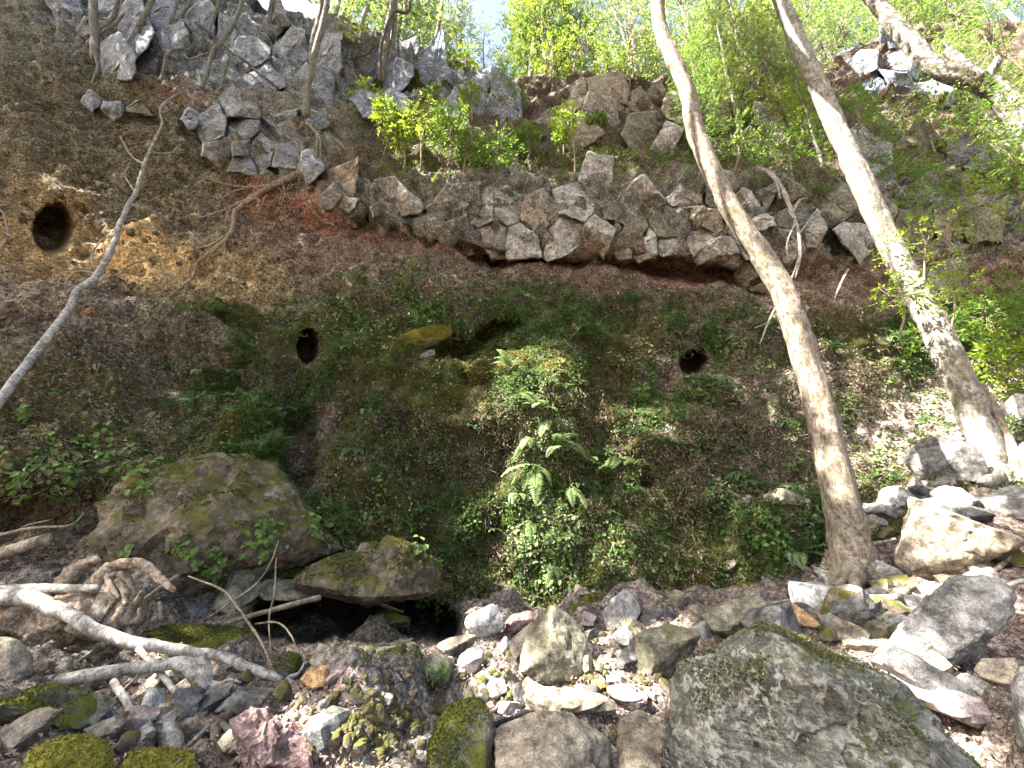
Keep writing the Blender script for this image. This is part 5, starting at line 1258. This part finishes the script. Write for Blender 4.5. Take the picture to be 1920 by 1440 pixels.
for u, v, nf, L, label in [(660,650,7,0.75,'feathery fern right of the small dark hole'), (490,850,8,0.75,'lush fern above the great mossy outcrop'), (455,660,7,0.8,'yellow green fern on the bank left of the small dark hole'),
    (510,775,8,0.7,'dark fern clump on the bank above the lush fern'), (1090,620,6,0.8,'fern with level fronds right of the upper dark recess'), (1175,575,6,0.8,'fern high on the wall under the brown stalks'),
    (1335,720,7,0.7,'pale green fern just below the round right hole'), (1475,1035,8,0.8,'fern low on the wall beside the leaning trunk foot'), (1455,615,6,0.8,'grey green fern left of the leaning trunk'),
    (1665,640,7,0.9,'fern between the two big trunks at mid height'), (420,735,6,0.6,'small fern on the bank below the terrace'), (610,1000,5,0.5,'small bright fern on the right flank of the great outcrop'),
    (790,275,5,0.6,'small pale fern under the ledge saplings'), (1870,610,8,1.1,'big fern at the right edge behind the pale tree'), (1820,660,8,1.0,'broad fern right of the pale leaning tree')]:
    fern(u, v, nf, L, 'fern' if v > 300 else 'sunlitfern', label, None, 1.1, 0.1)
# small ferns: copies of four shapes
fsrc = []
for k in range(4):
    b = Buf(); r_ = np.random.default_rng(40 + k)
    for j in range(6):
        a = (j + .5) / 6 * 2 - 1
        frond(b, np.zeros(3), np.array([a * 1.1, -0.7, r_.uniform(0.1, 0.8)]), r_.uniform(0.8, 1.1), r_, r_.uniform(.8, 1.4), 12, 0.22, r_.uniform(.2, .9))
    fsrc.append(b.mesh('small_fern', LEAF['fern'], False))
P, N, i = pick(wallw * (ell(480, 700, 140, 130) + ell(1100, 600, 180, 60) + ell(1420, 640, 160, 60) + 0.9 * ell(1700, 650, 160, 70) + 0.4 * ell(1000, 800, 450, 250) + 0.5 * ell(1470, 1020, 80, 90)), 110, np.random.default_rng(8))
for k in range(110):
    o = link('small_fern', fsrc[k % 4], None, P[k] + N[k] * 0.05, 'small dark green fern rooted in the shaded wall', 'fern', 'small ferns on the wall')
    s = rng.uniform(0.28, 0.55); o.scale = (s, s, s); o.rotation_euler = (rng.uniform(-.2, .2), rng.uniform(-.3, .3), math.atan2(N[k][0], -N[k][1]) * 0.8 + rng.normal() * 0.5)

# ---- bright leafy creepers one can pick out
def creeper(u, v, rpx, nl, ll, label, group=None, mat='creeper', bright=0.75):
    h = hit(u, v)
    if h is None: return
    p, n = h; rng = np.random.default_rng(int(u * 5 + v)); b = Buf(); R = rpx * mpp(v, p[1])
    C = []
    for _ in range(nl):
        x, y = rng.normal(size=2) * rpx * 0.5
        hh = hit(u + x, v + y)
        if hh is not None and abs(hh[0][1] - p[1]) < 1.0: C.append(np.concatenate([hh[0] + hh[1] * rng.uniform(0.04, 0.22), hh[1]]))
    if not C: return
    C = np.array(C); N = C[:, 3:]; C = C[:, :3]
    l = ll * rng.uniform(0.6, 1.2, len(C))
    leaves(b, C, unit(tang(N, rng, 0.9) + N * 0.3), unit(N + np.array([0, 0, 0.8]) + rng.normal(size=N.shape) * 0.4), l, l * 0.85, np.clip(bright + rng.normal(size=len(C)) * 0.25, 0, 1), 0.12, True)
    for q in C[:6]:
        V, F, Cc = tube(np.array([q, q - N[0] * 0.2 - np.array([0, 0, .08])]), np.array([0.004, 0.004]), 4); bn = b.n; b.add(V, F, 0.2); b.F.setdefault(3, []).append(Cc + bn)
    link('leafy_creeper', b.mesh('leafy_creeper', LEAF[mat], False, p), None, p, label, 'plant', group)
for u, v, r, n, ll, label in [
    (395,1045,30,60,0.10,'bright green leafy plant on the face of the great outcrop'), (490,1010,38,80,0.10,'leafy plant spilling down the right side of the great outcrop'), (590,985,26,50,0.10,'bright leaves in the cleft right of the great outcrop'),
    (340,1010,22,26,0.09,'sparse leaves on the upper face of the great outcrop'), (240,1035,18,14,0.09,'few bright leaves above the curled driftwood root'), (505,1125,14,14,0.08,'small bright sprig beside the grey ledge stone'),
    (110,885,70,110,0.13,'broad patch of bright leaves hanging over the dark left hollow'), (215,850,50,60,0.12,'leaf patch right of the broad left patch'), (270,900,40,50,0.12,'dark green leaves beside the top of the great outcrop'), (30,900,40,50,0.13,'leaves at the left edge over the dark hollow'),
    (45,775,22,14,0.12,'lone bright leaf cluster at the left edge of the bank'), (205,800,10,5,0.12,'single pale leaf pair on the bank'), (90,735,8,4,0.11,'single bright leaf on the bank below the pale stem'),
    (560,590,42,110,0.11,'dense leafy clump above the small dark hole'), (640,580,50,120,0.11,'leafy clump right of the clump over the small hole'), (690,620,45,90,0.11,'leafy clump left of the moss covered slab'), (740,560,60,110,0.11,'leafy mat high on the wall left of centre'),
    (775,515,40,70,0.12,'bright leaves just under the red clay left of centre'), (830,585,50,90,0.11,'leafy mat above the moss covered slab'), (900,560,50,80,0.11,'leafy mat above the upper dark recess'), (950,640,30,60,0.10,'leaves fringing the upper dark recess'),
    (700,960,30,36,0.11,'hanging leaves left of centre at half wall height'), (780,1030,16,16,0.13,'pair of large hanging leaves above the low cave'), (760,975,20,20,0.10,'small leaf group on the dark wall above the low cave'), (880,990,26,26,0.10,'scattered leaves on the dark wall centre'),
    (830,1060,14,12,0.10,'three bright leaves low on the dark wall'), (690,770,16,12,0.11,'pale sprig on the brown wall under the moss hump'), (720,900,16,14,0.10,'fern like sprig left of the dark wall centre'),
    (1040,1080,26,60,0.10,'sunlit leaves at the foot of the lit strip'), (990,1010,30,90,0.09,'pale sunlit leaf cascade in the lower lit strip'), (1010,950,24,60,0.09,'pale leaf cascade below the hanging frond'), (1070,1000,26,50,0.09,'leaves right of the lower lit strip'),
    (1150,1000,40,50,0.09,'light leaves on the wall above the columnar stone'), (1180,1020,26,24,0.10,'bright sprig above the low dark stone'), (1260,1060,30,36,0.09,'leaf patch above the broad olive boulder'), (1320,740,22,40,0.10,'pale leaf tuft under the round right hole'),
    (1360,650,40,70,0.11,'leafy patch right of the round right hole'), (1430,680,40,60,0.11,'leafy patch left of the leaning trunk at mid height'), (1200,690,50,70,0.10,'leaves on the wall left of the round right hole'), (1490,870,16,12,0.12,'large pale leaves left of the leaning trunk'),
    (1530,960,30,36,0.10,'leaves at the wall foot left of the leaning trunk'), (1600,780,40,60,0.11,'leafy patch right of the leaning trunk'), (1640,860,40,50,0.11,'green leaves on the bright slope behind the trunk'), (1700,720,50,60,0.12,'leaves on the bright slope left of the pale tree'),
    (1440,1010,26,40,0.10,'blue green leaf spray low on the wall left of the trunk foot'), (800,1272,14,40,0.06,'grass green tuft beside the smooth dark olive stone')]:
    lit_ = 'lit strip' in label or 'hanging frond' in label
    creeper(u, v, r, n * (2 if lit_ else 1), ll, label, 'leafy plants picked out on the wall', 'sunlitfern' if lit_ else 'creeper', 0.8 if v < 1100 else 0.7)

# ---- saplings and shrubs
def sapling(bu, bv, cu, cv, rpx, label, mat='green', Yoff=0.0, n=70, ll=0.13, bark='twig', group=None, Y=None, asp=1.0, name='sapling', cat='sapling', tw=2.0):
    h = hit(bu, bv)
    Yb = (h[0][1] if h else 14.0) if Y is None else Y
    p = pt(bu, bv, Yb); rng = np.random.default_rng(int(bu * 7 + cv))
    c = pt(cu, cv, Yb + Yoff); R = rpx * mpp(cv, Yb)
    o = link(name, None, None, p, label, cat, group)
    b = Buf(); r0 = tw * mpp(bv, Yb)
    mid = (p + c) / 2 + rng.normal(size=3) * 0.06 * np.linalg.norm(c - p)
    top = c + np.array([0, 0, R * 0.5])
    add_tube(b, np.array([p - np.array([0, 0, .1]), mid, c, top]), np.array([r0, r0 * .8, r0 * .5, r0 * .2]), 6)
    q = rng.normal(size=(n, 3)); q = unit(q) * (rng.random((n, 1)) ** 0.45) * np.array([R, R * .9, R * asp])
    ends = c + q
    for k in range(0, n, 4):
        s = mid + (c - mid) * rng.random() if rng.random() < .4 else c + q[k] * 0.1
        V, F, C_ = tube(np.array([s, (s + ends[k]) / 2 + rng.normal(size=3) * .05 * R, ends[k]]), np.array([r0 * .35, r0 * .25, r0 * .12]), 4); bn = b.n; b.add(V, F, .5); b.F.setdefault(3, []).append(C_ + bn)
    link('trunk', b.mesh('trunk', BARK[bark], True, p), o)
    lf = Buf()
    sprays(lf, ends, unit(q + np.array([0, 0, .15]) * R + rng.normal(size=q.shape) * .3 * R), R * rng.uniform(.25, .5, n), 6, ll, rng, 0.5, 0.6)
    link('crown', lf.mesh('crown', LEAF[mat], False, p), o)
    return o
for a in [(715,302,728,215,26,'yellow green sapling at the left end of the ledge'), (757,322,748,248,26,'short yellow sapling second from the left on the ledge'), (790,318,800,228,38,'brightest yellow sapling on the ledge'),
          (835,320,842,240,36,'green sapling right of the brightest ledge sapling'), (868,322,880,275,26,'low green sapling in the middle of the ledge'), (932,345,935,275,38,'sapling on the rock edge with a pale forked stem')]:
    sapling(*a, mat='sun' if 'yellow' in a[5] else 'green', n=85, ll=0.19, Yoff=-0.2, group='saplings on the ledge')
for a, m in [((985,305,988,258,18,'tiny sapling right of the forked stem sapling'),'green'), ((1078,328,1064,228,28,'slim sapling with a tall bare stem on the ledge'),'sun'), ((1050,322,1055,255,14,'very thin sapling left of the tall bare stem'),'green'),
          ((885,225,878,180,22,'sapling on the grey rocks above the ledge'),'sun'), ((880,170,872,112,26,'round yellow crown on the grey rim'),'sun'), ((955,205,950,180,40,'blue green shrub in the gap of the rim'),'green'),
          ((1035,175,1040,125,38,'bright yellow tree crown right of the gap in the rim'),'sun'), ((1085,165,1095,85,48,'tall yellow green crown on the rim left of the bending trunk'),'sun'), ((1130,170,1140,130,34,'yellow green shrub on the rim rocks'),'sun'),
          ((690,118,668,80,40,'yellow leaves before the grey outcrop'),'sun'), ((700,215,690,185,26,'small yellow shrub below the grey outcrop'),'sun'), ((820,200,805,180,20,'small green shrub on the moss ledge'),'green'),
          ((1120,265,1118,230,16,'little shoot on the rim rocks'),'green'), ((1200,215,1180,150,30,'shrub left of the top of the bending trunk'),'forest'), ((1375,325,1380,268,46,'leafy sapling right of the bending trunk'),'green'),
          ((1485,335,1478,272,46,'leafy sapling between the two big trunks'),'green'), ((1450,270,1450,195,44,'yellow green sapling high between the two big trunks'),'sun'), ((1530,260,1522,195,34,'shrub against the pale leaning trunk'),'green'),
          ((1655,300,1650,240,52,'shrub below the blue grey outcrop'),'green'), ((1760,300,1745,235,56,'bushy shrub right of the blue grey outcrop'),'green'), ((1690,390,1690,330,50,'thicket shrub right of the pale trunk on the rock band'),'green'),
          ((1840,330,1830,270,60,'yellowing shrub under the slanting trunk'),'sun'), ((1900,420,1900,350,60,'shrub at the right edge under the slanting trunk'),'green'), ((1920,520,1915,450,54,'leafy shrub at the right edge at mid height'),'green'),
          ((1860,680,1850,590,60,'leafy bush right of the pale leaning tree'),'green'), ((1920,690,1910,610,60,'bright bush at the right edge behind the pale tree'),'sun'), ((1600,330,1595,200,38,'sapling left of the blue grey outcrop'),'green'),
          ((1700,480,1710,400,44,'shrub on the rock band right of the pale trunk'),'green'), ((1800,470,1800,400,56,'leafy shrub on the right rock band'),'sun'), ((1880,260,1860,190,80,'big leafy bush under the corner trunk'),'green'), ((1760,720,1755,640,50,'shrub behind the middle of the pale trunk'),'green'), ((1900,760,1890,690,56,'low leafy bush above the glaring pale boulder'),'sun'), ((1420,160,1425,90,60,'light crown on the rim between the two big trunks'),'forest'), ((1300,160,1310,80,60,'light crown on the rim right of the bending trunk'),'forest'), ((1180,160,1175,60,60,'light crown on the rim left of the bending trunk top'),'forest'),
          ((1560,120,1580,60,60,'light green crown behind the pale leaning trunk'),'forest'), ((1690,90,1690,40,52,'green crown behind the slanting trunk'),'green')]:
    sapling(*a, mat=m, n=int(40 + a[4] * 1.3), ll=0.19)
for u, v, r, Yc, label in [(1860,90,110,7.2,'leafy spray hanging over the slanting trunk in the upper right corner'), (1905,190,70,6.6,'leafy spray below the slanting trunk at the right edge'), (1790,30,60,7.4,'leaves above the fork of the slanting trunk'), (1900,300,55,7.5,'green spray at the right edge under the trunk')]:
    # twigs with leaves that grow from the slanting trunk
    sapling(u + 60, v + 40, u, v, r, label, 'green', 0.0, 90, 0.11, 'twig', Y=Yc, name='leafy_branch', cat='branch')
for u, v, r, label in [(1735,455,58,'fresh bright leafy shoot sprouting from the pale trunk'), (1690,548,36,'small leafy shoot left of the pale trunk'), (1785,545,40,'small leafy shoot right of the pale trunk')]:
    sapling(u - 5, v + 70, u, v, r, label, 'sun', -0.2, 60, 0.10, 'twig', Y=y2 - 0.45, name='leafy_shoot', cat='shoot')

# ---- forest on the plateau
def forest_tree(seed, H, mat, bark, n=210, ll=0.17, low=0.1):
    rng = np.random.default_rng(seed); tb = Buf(); lf = Buf()
    lean = rng.normal(size=2) * 0.05
    zs = np.linspace(0, 1, 7); P = np.stack([lean[0] * zs * H + rng.normal(size=7) * .08, lean[1] * zs * H + rng.normal(size=7) * .08, zs * H], 1)
    add_tube(tb, P, np.linspace(0.17, 0.05, 7), 7, n=30, rough=.1)
    t = low + (1 - low) * rng.random(n) ** 0.8; base = np.stack([np.interp(t, zs, P[:, k]) for k in range(3)], 1)
    a = rng.uniform(0, 2 * math.pi, n); reach = (0.5 + 1.3 * np.sin(np.clip(t, 0, 1) * math.pi) ** .7) * rng.uniform(.25, 1.1, n)
    D = np.stack([np.cos(a), np.sin(a), rng.uniform(-.1, .7, n)], 1); ends = base + D * reach[:, None]
    for k in range(0, n, 3):
        V, F, C_ = tube(np.array([base[k], (base[k] + ends[k]) / 2 + [0, 0, .08], ends[k]]), np.array([.018, .012, .006]), 4); bn = tb.n; tb.add(V, F, .5); tb.F.setdefault(3, []).append(C_ + bn)
    sprays(lf, ends, D + rng.normal(size=D.shape) * .4, rng.uniform(.3, .65, n), 7, ll, rng, .45, .5)
    return tb.mesh('trunk', BARK[bark], True), lf.mesh('crown', LEAF[mat], False)
fv = [forest_tree(300 + k, H, m, b, n, ll) for k, (H, m, b, n, ll) in enumerate([(15,'forest','pale',360,.21),(19,'forest','greywood',170,.20),(13,'sun','pale',340,.21),(17,'forest','greywood',260,.20),(11,'green','pale',360,.20)])]
rim = G[nrow - nb - 1]
rng = np.random.default_rng(31)
def plant_tree(p, k, s, label, group):
    o = link('forest_tree', None, None, p, label, 'tree', group); o.rotation_euler = (0, 0, rng.uniform(0, 6.28)); o.scale = (s, s, s)
    link('trunk', fv[k][0], o); link('crown', fv[k][1], o)
for k in range(125):
    u = rng.uniform(505, 2000) if k > 24 else rng.uniform(700, 1500)
    j = int(np.argmin(np.abs(U - u))); dy = 0.4 + 11 * rng.random() ** 1.5; dz = np.interp(dy, [0, .6, 2, 5, 12], [0, .15, .35, .7, 1.5])
    p = rim[j] + np.array([0, dy, dz - 0.2]); p[0] *= (p[1] / rim[j][1]) ** 0.5
    if 905 < u < 985 and rng.random() < 0.6: continue
    if 515 < u < 585: continue
    plant_tree(p, int(rng.choice([0, 1, 1, 3, 3, 2, 4])), rng.uniform(.75, 1.15), 'slender tree in the backlit wood along the cliff rim', 'trees along the cliff rim')
for k in range(24):
    u, v = rng.uniform(1300, 1960), rng.uniform(140, 330)
    h = hit(u, v)
    if h is None or (1560 < u < 1840 and v > 90): continue
    plant_tree(h[0] - np.array([0, 0, .2]), int(rng.choice([0, 4, 2, 4])), rng.uniform(.4, .8), 'small slender tree on the leafy slope right of the bending trunk', 'trees on the right slope')

# ------------------------------------------------------------------ unseen trees behind and left of the camera; crowns shaped to shade the gorge, gaps cut for sun patches
e1 = unit(np.cross([0, 0, 1.0], SUN)); e2 = np.cross(SUN, e1)
rng = np.random.default_rng(91)
vis = (Uf > -100) & (Uf < 2000) & (Vf_ < 1560) & (((Vf_ > 225) & ((Uf < 1300) | (Vf_ > 290))) | ((Uf < 640) & (Vf_ > -30)))
idv = rng.choice(np.nonzero(vis)[0], 6000, False)
A, Bq, T = Gf[idv] @ e1, Gf[idv] @ e2, Gf[idv] @ SUN
gaps = []
def gap(u, v, rpx, Y=None, keep=0.0, st=1.0):
    p = pt(u, v, Y) if Y is not None else (hit(u, v) or [None])[0]
    if p is not None: gaps.append((p, rpx * mpp(v, p[1]), keep))
for v in range(690, 1120, 40): gap(1005 + (v - 690) * 0.04 + rng.normal() * 6, v, 56 if v < 950 else 48, keep=0.03)
for u, v, r in [(940,705,44),(985,690,44),(1050,700,40),(1110,870,34),(1160,880,26),(1225,795,26),(1240,810,22),(1070,980,30),(1130,980,22),(1150,1040,20)]: gap(u, v, r, keep=0.1)
for k in range(46): gap(rng.uniform(1590, 1940), rng.uniform(690, 900), rng.uniform(24, 58), keep=0.08)
for u, v, r in [(1450,930,20),(1500,930,24),(1540,900,20),(1400,760,22),(1350,780,18),(1480,800,22),(1560,760,24)]: gap(u, v, r, keep=0.3)
for u, v, r in [(905,1160,22),(850,1205,24),(880,1230,26),(930,1250,28),(980,1200,18),(930,1300,22),(1120,1250,24),(1170,1270,26),(1200,1310,24),(1040,1320,30),(1110,1320,24),(1150,1200,18),(1230,1190,24),(1270,1185,20),(1000,1340,20)]: gap(u, v, r, keep=0.15)
for u, v, r in [(620,1400,36),(680,1380,30),(560,1390,24),(700,1420,30),(520,1375,20),(740,1350,18)]: gap(u, v, r, keep=0.15)
for u, v, r, Y in [(1760,1130,36,6),(1820,1120,40,6),(1730,1190,34,5.8),(1800,1180,30,5.8),(1690,1270,36,5),(1660,1265,24,5),(1730,1300,30,4.8),(1800,1340,30,4.5),(1850,1050,34,6.6),(1810,1065,30,6.6),(1740,960,30,7.4),(1710,1010,24,7.2),(1790,940,26,7.6),(1870,1000,26,7.2),(1700,1340,50,4.0),(1780,1400,46,3.8),(1620,1330,30,3.9),(1500,1190,26,4.2),(1400,1190,22,4.2),(1450,1130,22,6.6),(1490,1140,26,6.6),(1660,930,26,8.2),(1780,850,36,8.8)]: gap(u, v, r, Y, 0.1)
for v in range(-100, 640, 35):
    x2 = np.interp(v, [-100, 0, 150, 330, 500, 670], [1425, 1465, 1530, 1610, 1690, 1780]); gap(x2, v, 30, y2, 0.0 if v not in (180, 285) else 1)
for v in range(-100, 560, 32):
    if rng.random() < 0.75:
        x1 = np.interp(v, [-100, 0, 60, 170, 240, 310, 390, 460, 530, 620], [1222, 1232, 1240, 1288, 1302, 1330, 1370, 1415, 1460, 1495]); gap(x1 - 24, v, 6, y1, 0.0)
for v in range(600, 1000, 50): gap(np.interp(v, [620, 720, 800, 900, 1000], [1490, 1520, 1540, 1560, 1585]), v, 8, y1, 0.8)
for u, v, r, Y in [(728,215,30,13),(750,245,30,13),(800,228,44,13),(845,240,40,13),(880,270,30,13),(935,275,36,13),(1064,228,34,13),(830,345,26,12.6),(860,345,22,12.6),(1735,455,60,y2),(1690,548,36,y2),(1650,120,60,17),(1850,100,90,7.2),(1380,268,46,14),(1480,270,46,14),(1850,590,60,12.5),(1830,270,60,16)]: gap(u, v, r, Y, 0.1)
for u, v, r in [(60,1125,24),(170,1180,20),(300,1215,20),(100,1275,24),(240,1255,20)]: gap(u, v, r, 4.8 if v < 1230 else 4.35, 0.55)
# crown lobes over a grid across the sun direction
lobes = []
ga = np.arange(A.min() - 1, A.max() + 2, 3.0); gb = np.arange(Bq.min() - 1, Bq.max() + 2, 3.0)
for ii, a in enumerate(ga):
    for b in gb:
        a2, b2 = a + rng.normal() * 0.4, b + (1.5 if ii % 2 else 0) + rng.normal() * 0.4
        m = (A - a2) ** 2 + (Bq - b2) ** 2 < 2.2 ** 2
        if m.sum() < 3: continue
        t = T[m].max() + rng.uniform(18, 23)
        lobes.append(a2 * e1 + b2 * e2 + t * SUN)
lobes = np.array(lobes)
K = 7
cen = lobes[rng.choice(len(lobes), K, False)][:, :2]
for _ in range(12):
    as_ = np.argmin(((lobes[:, None, :2] - cen[None]) ** 2).sum(-1), 1)
    cen = np.array([lobes[as_ == k][:, :2].mean(0) if (as_ == k).any() else cen[k] for k in range(K)])
GP = np.array([g[0] for g in gaps]); GR = np.array([g[1] for g in gaps]); GK = np.array([g[2] for g in gaps])
sides_txt = ['nearest the camera', 'over the camera', 'farthest left', 'behind the left bank', 'tallest', 'with the widest crown', 'rooted highest']
for k in range(K):
    Ls = lobes[as_ == k]
    if not len(Ls): continue
    n_per = 2300
    q = unit(rng.normal(size=(len(Ls) * n_per, 3))) * (rng.random((len(Ls) * n_per, 1)) ** 0.4) * 2.3
    C = np.repeat(Ls, n_per, 0) + q
    pu, pv, pf = project(C)
    ok = ~((pf > 0) & (pu > -60) & (pu < 1980) & (pv > -70) & (pv < 1500))
    for g_, r_, k_ in zip(GP, GR, GK):
        rel = C - g_; al = rel @ SUN; pd2 = (rel ** 2).sum(1) - al ** 2
        ok &= ~((pd2 < (r_ + 0.22) ** 2) & (al > 0) & (rng.random(len(C)) > k_))
    C = C[ok]; n = len(C)
    base = np.array([cen[k][0], cen[k][1], 0.0])
    base[1] = min(cen[k][1] - 6, -4.5) - rng.uniform(0, 3)
    base[2] = -0.6
    o = link('unseen_shade_tree', None, None, base, 'unseen tall tree behind the camera, crown shaped to cast shade, the one ' + sides_txt[k], 'tree', 'unseen trees shaped to shade the gorge')
    tb = Buf(); mid = np.array([cen[k][0], cen[k][1], Ls[:, 2].min() - 3.5])
    def seen(Pp, mg=120):
        pu, pv, pf = project(Pp); return bool(np.any((pf > 0) & (pu > -mg) & (pu < 1920 + mg) & (pv > -mg) & (pv < 1500)))
    tt_ = np.linspace(0, 1, 12)[:, None]
    while seen(base * (1 - tt_) + mid * tt_): mid[1] -= 0.5
    add_tube(tb, np.array([base, base * .5 + mid * .5 + rng.normal(size=3) * .3, mid]), np.array([.42, .33, .24]), 14, n=40, rough=.08, rs=1.6)
    for L_ in Ls:
        if seen(mid * (1 - tt_) + L_ * tt_): continue
        add_tube(tb, np.array([mid, mid * .5 + L_ * .5 - [0, 0, .6], L_]), np.array([.12, .08, .03]), 6)
    link('trunk', tb.mesh('trunk', BARK['pale'], True, base), o)
    lf = Buf(); l = rng.uniform(.20, .34, n)
    leaves(lf, C, rng.normal(size=(n, 3)), unit(SUN + rng.normal(size=(n, 3)) * .6), l, l * .62, rng.random(n))
    link('crown', lf.mesh('crown', LEAF['canopy'], False, base), o)
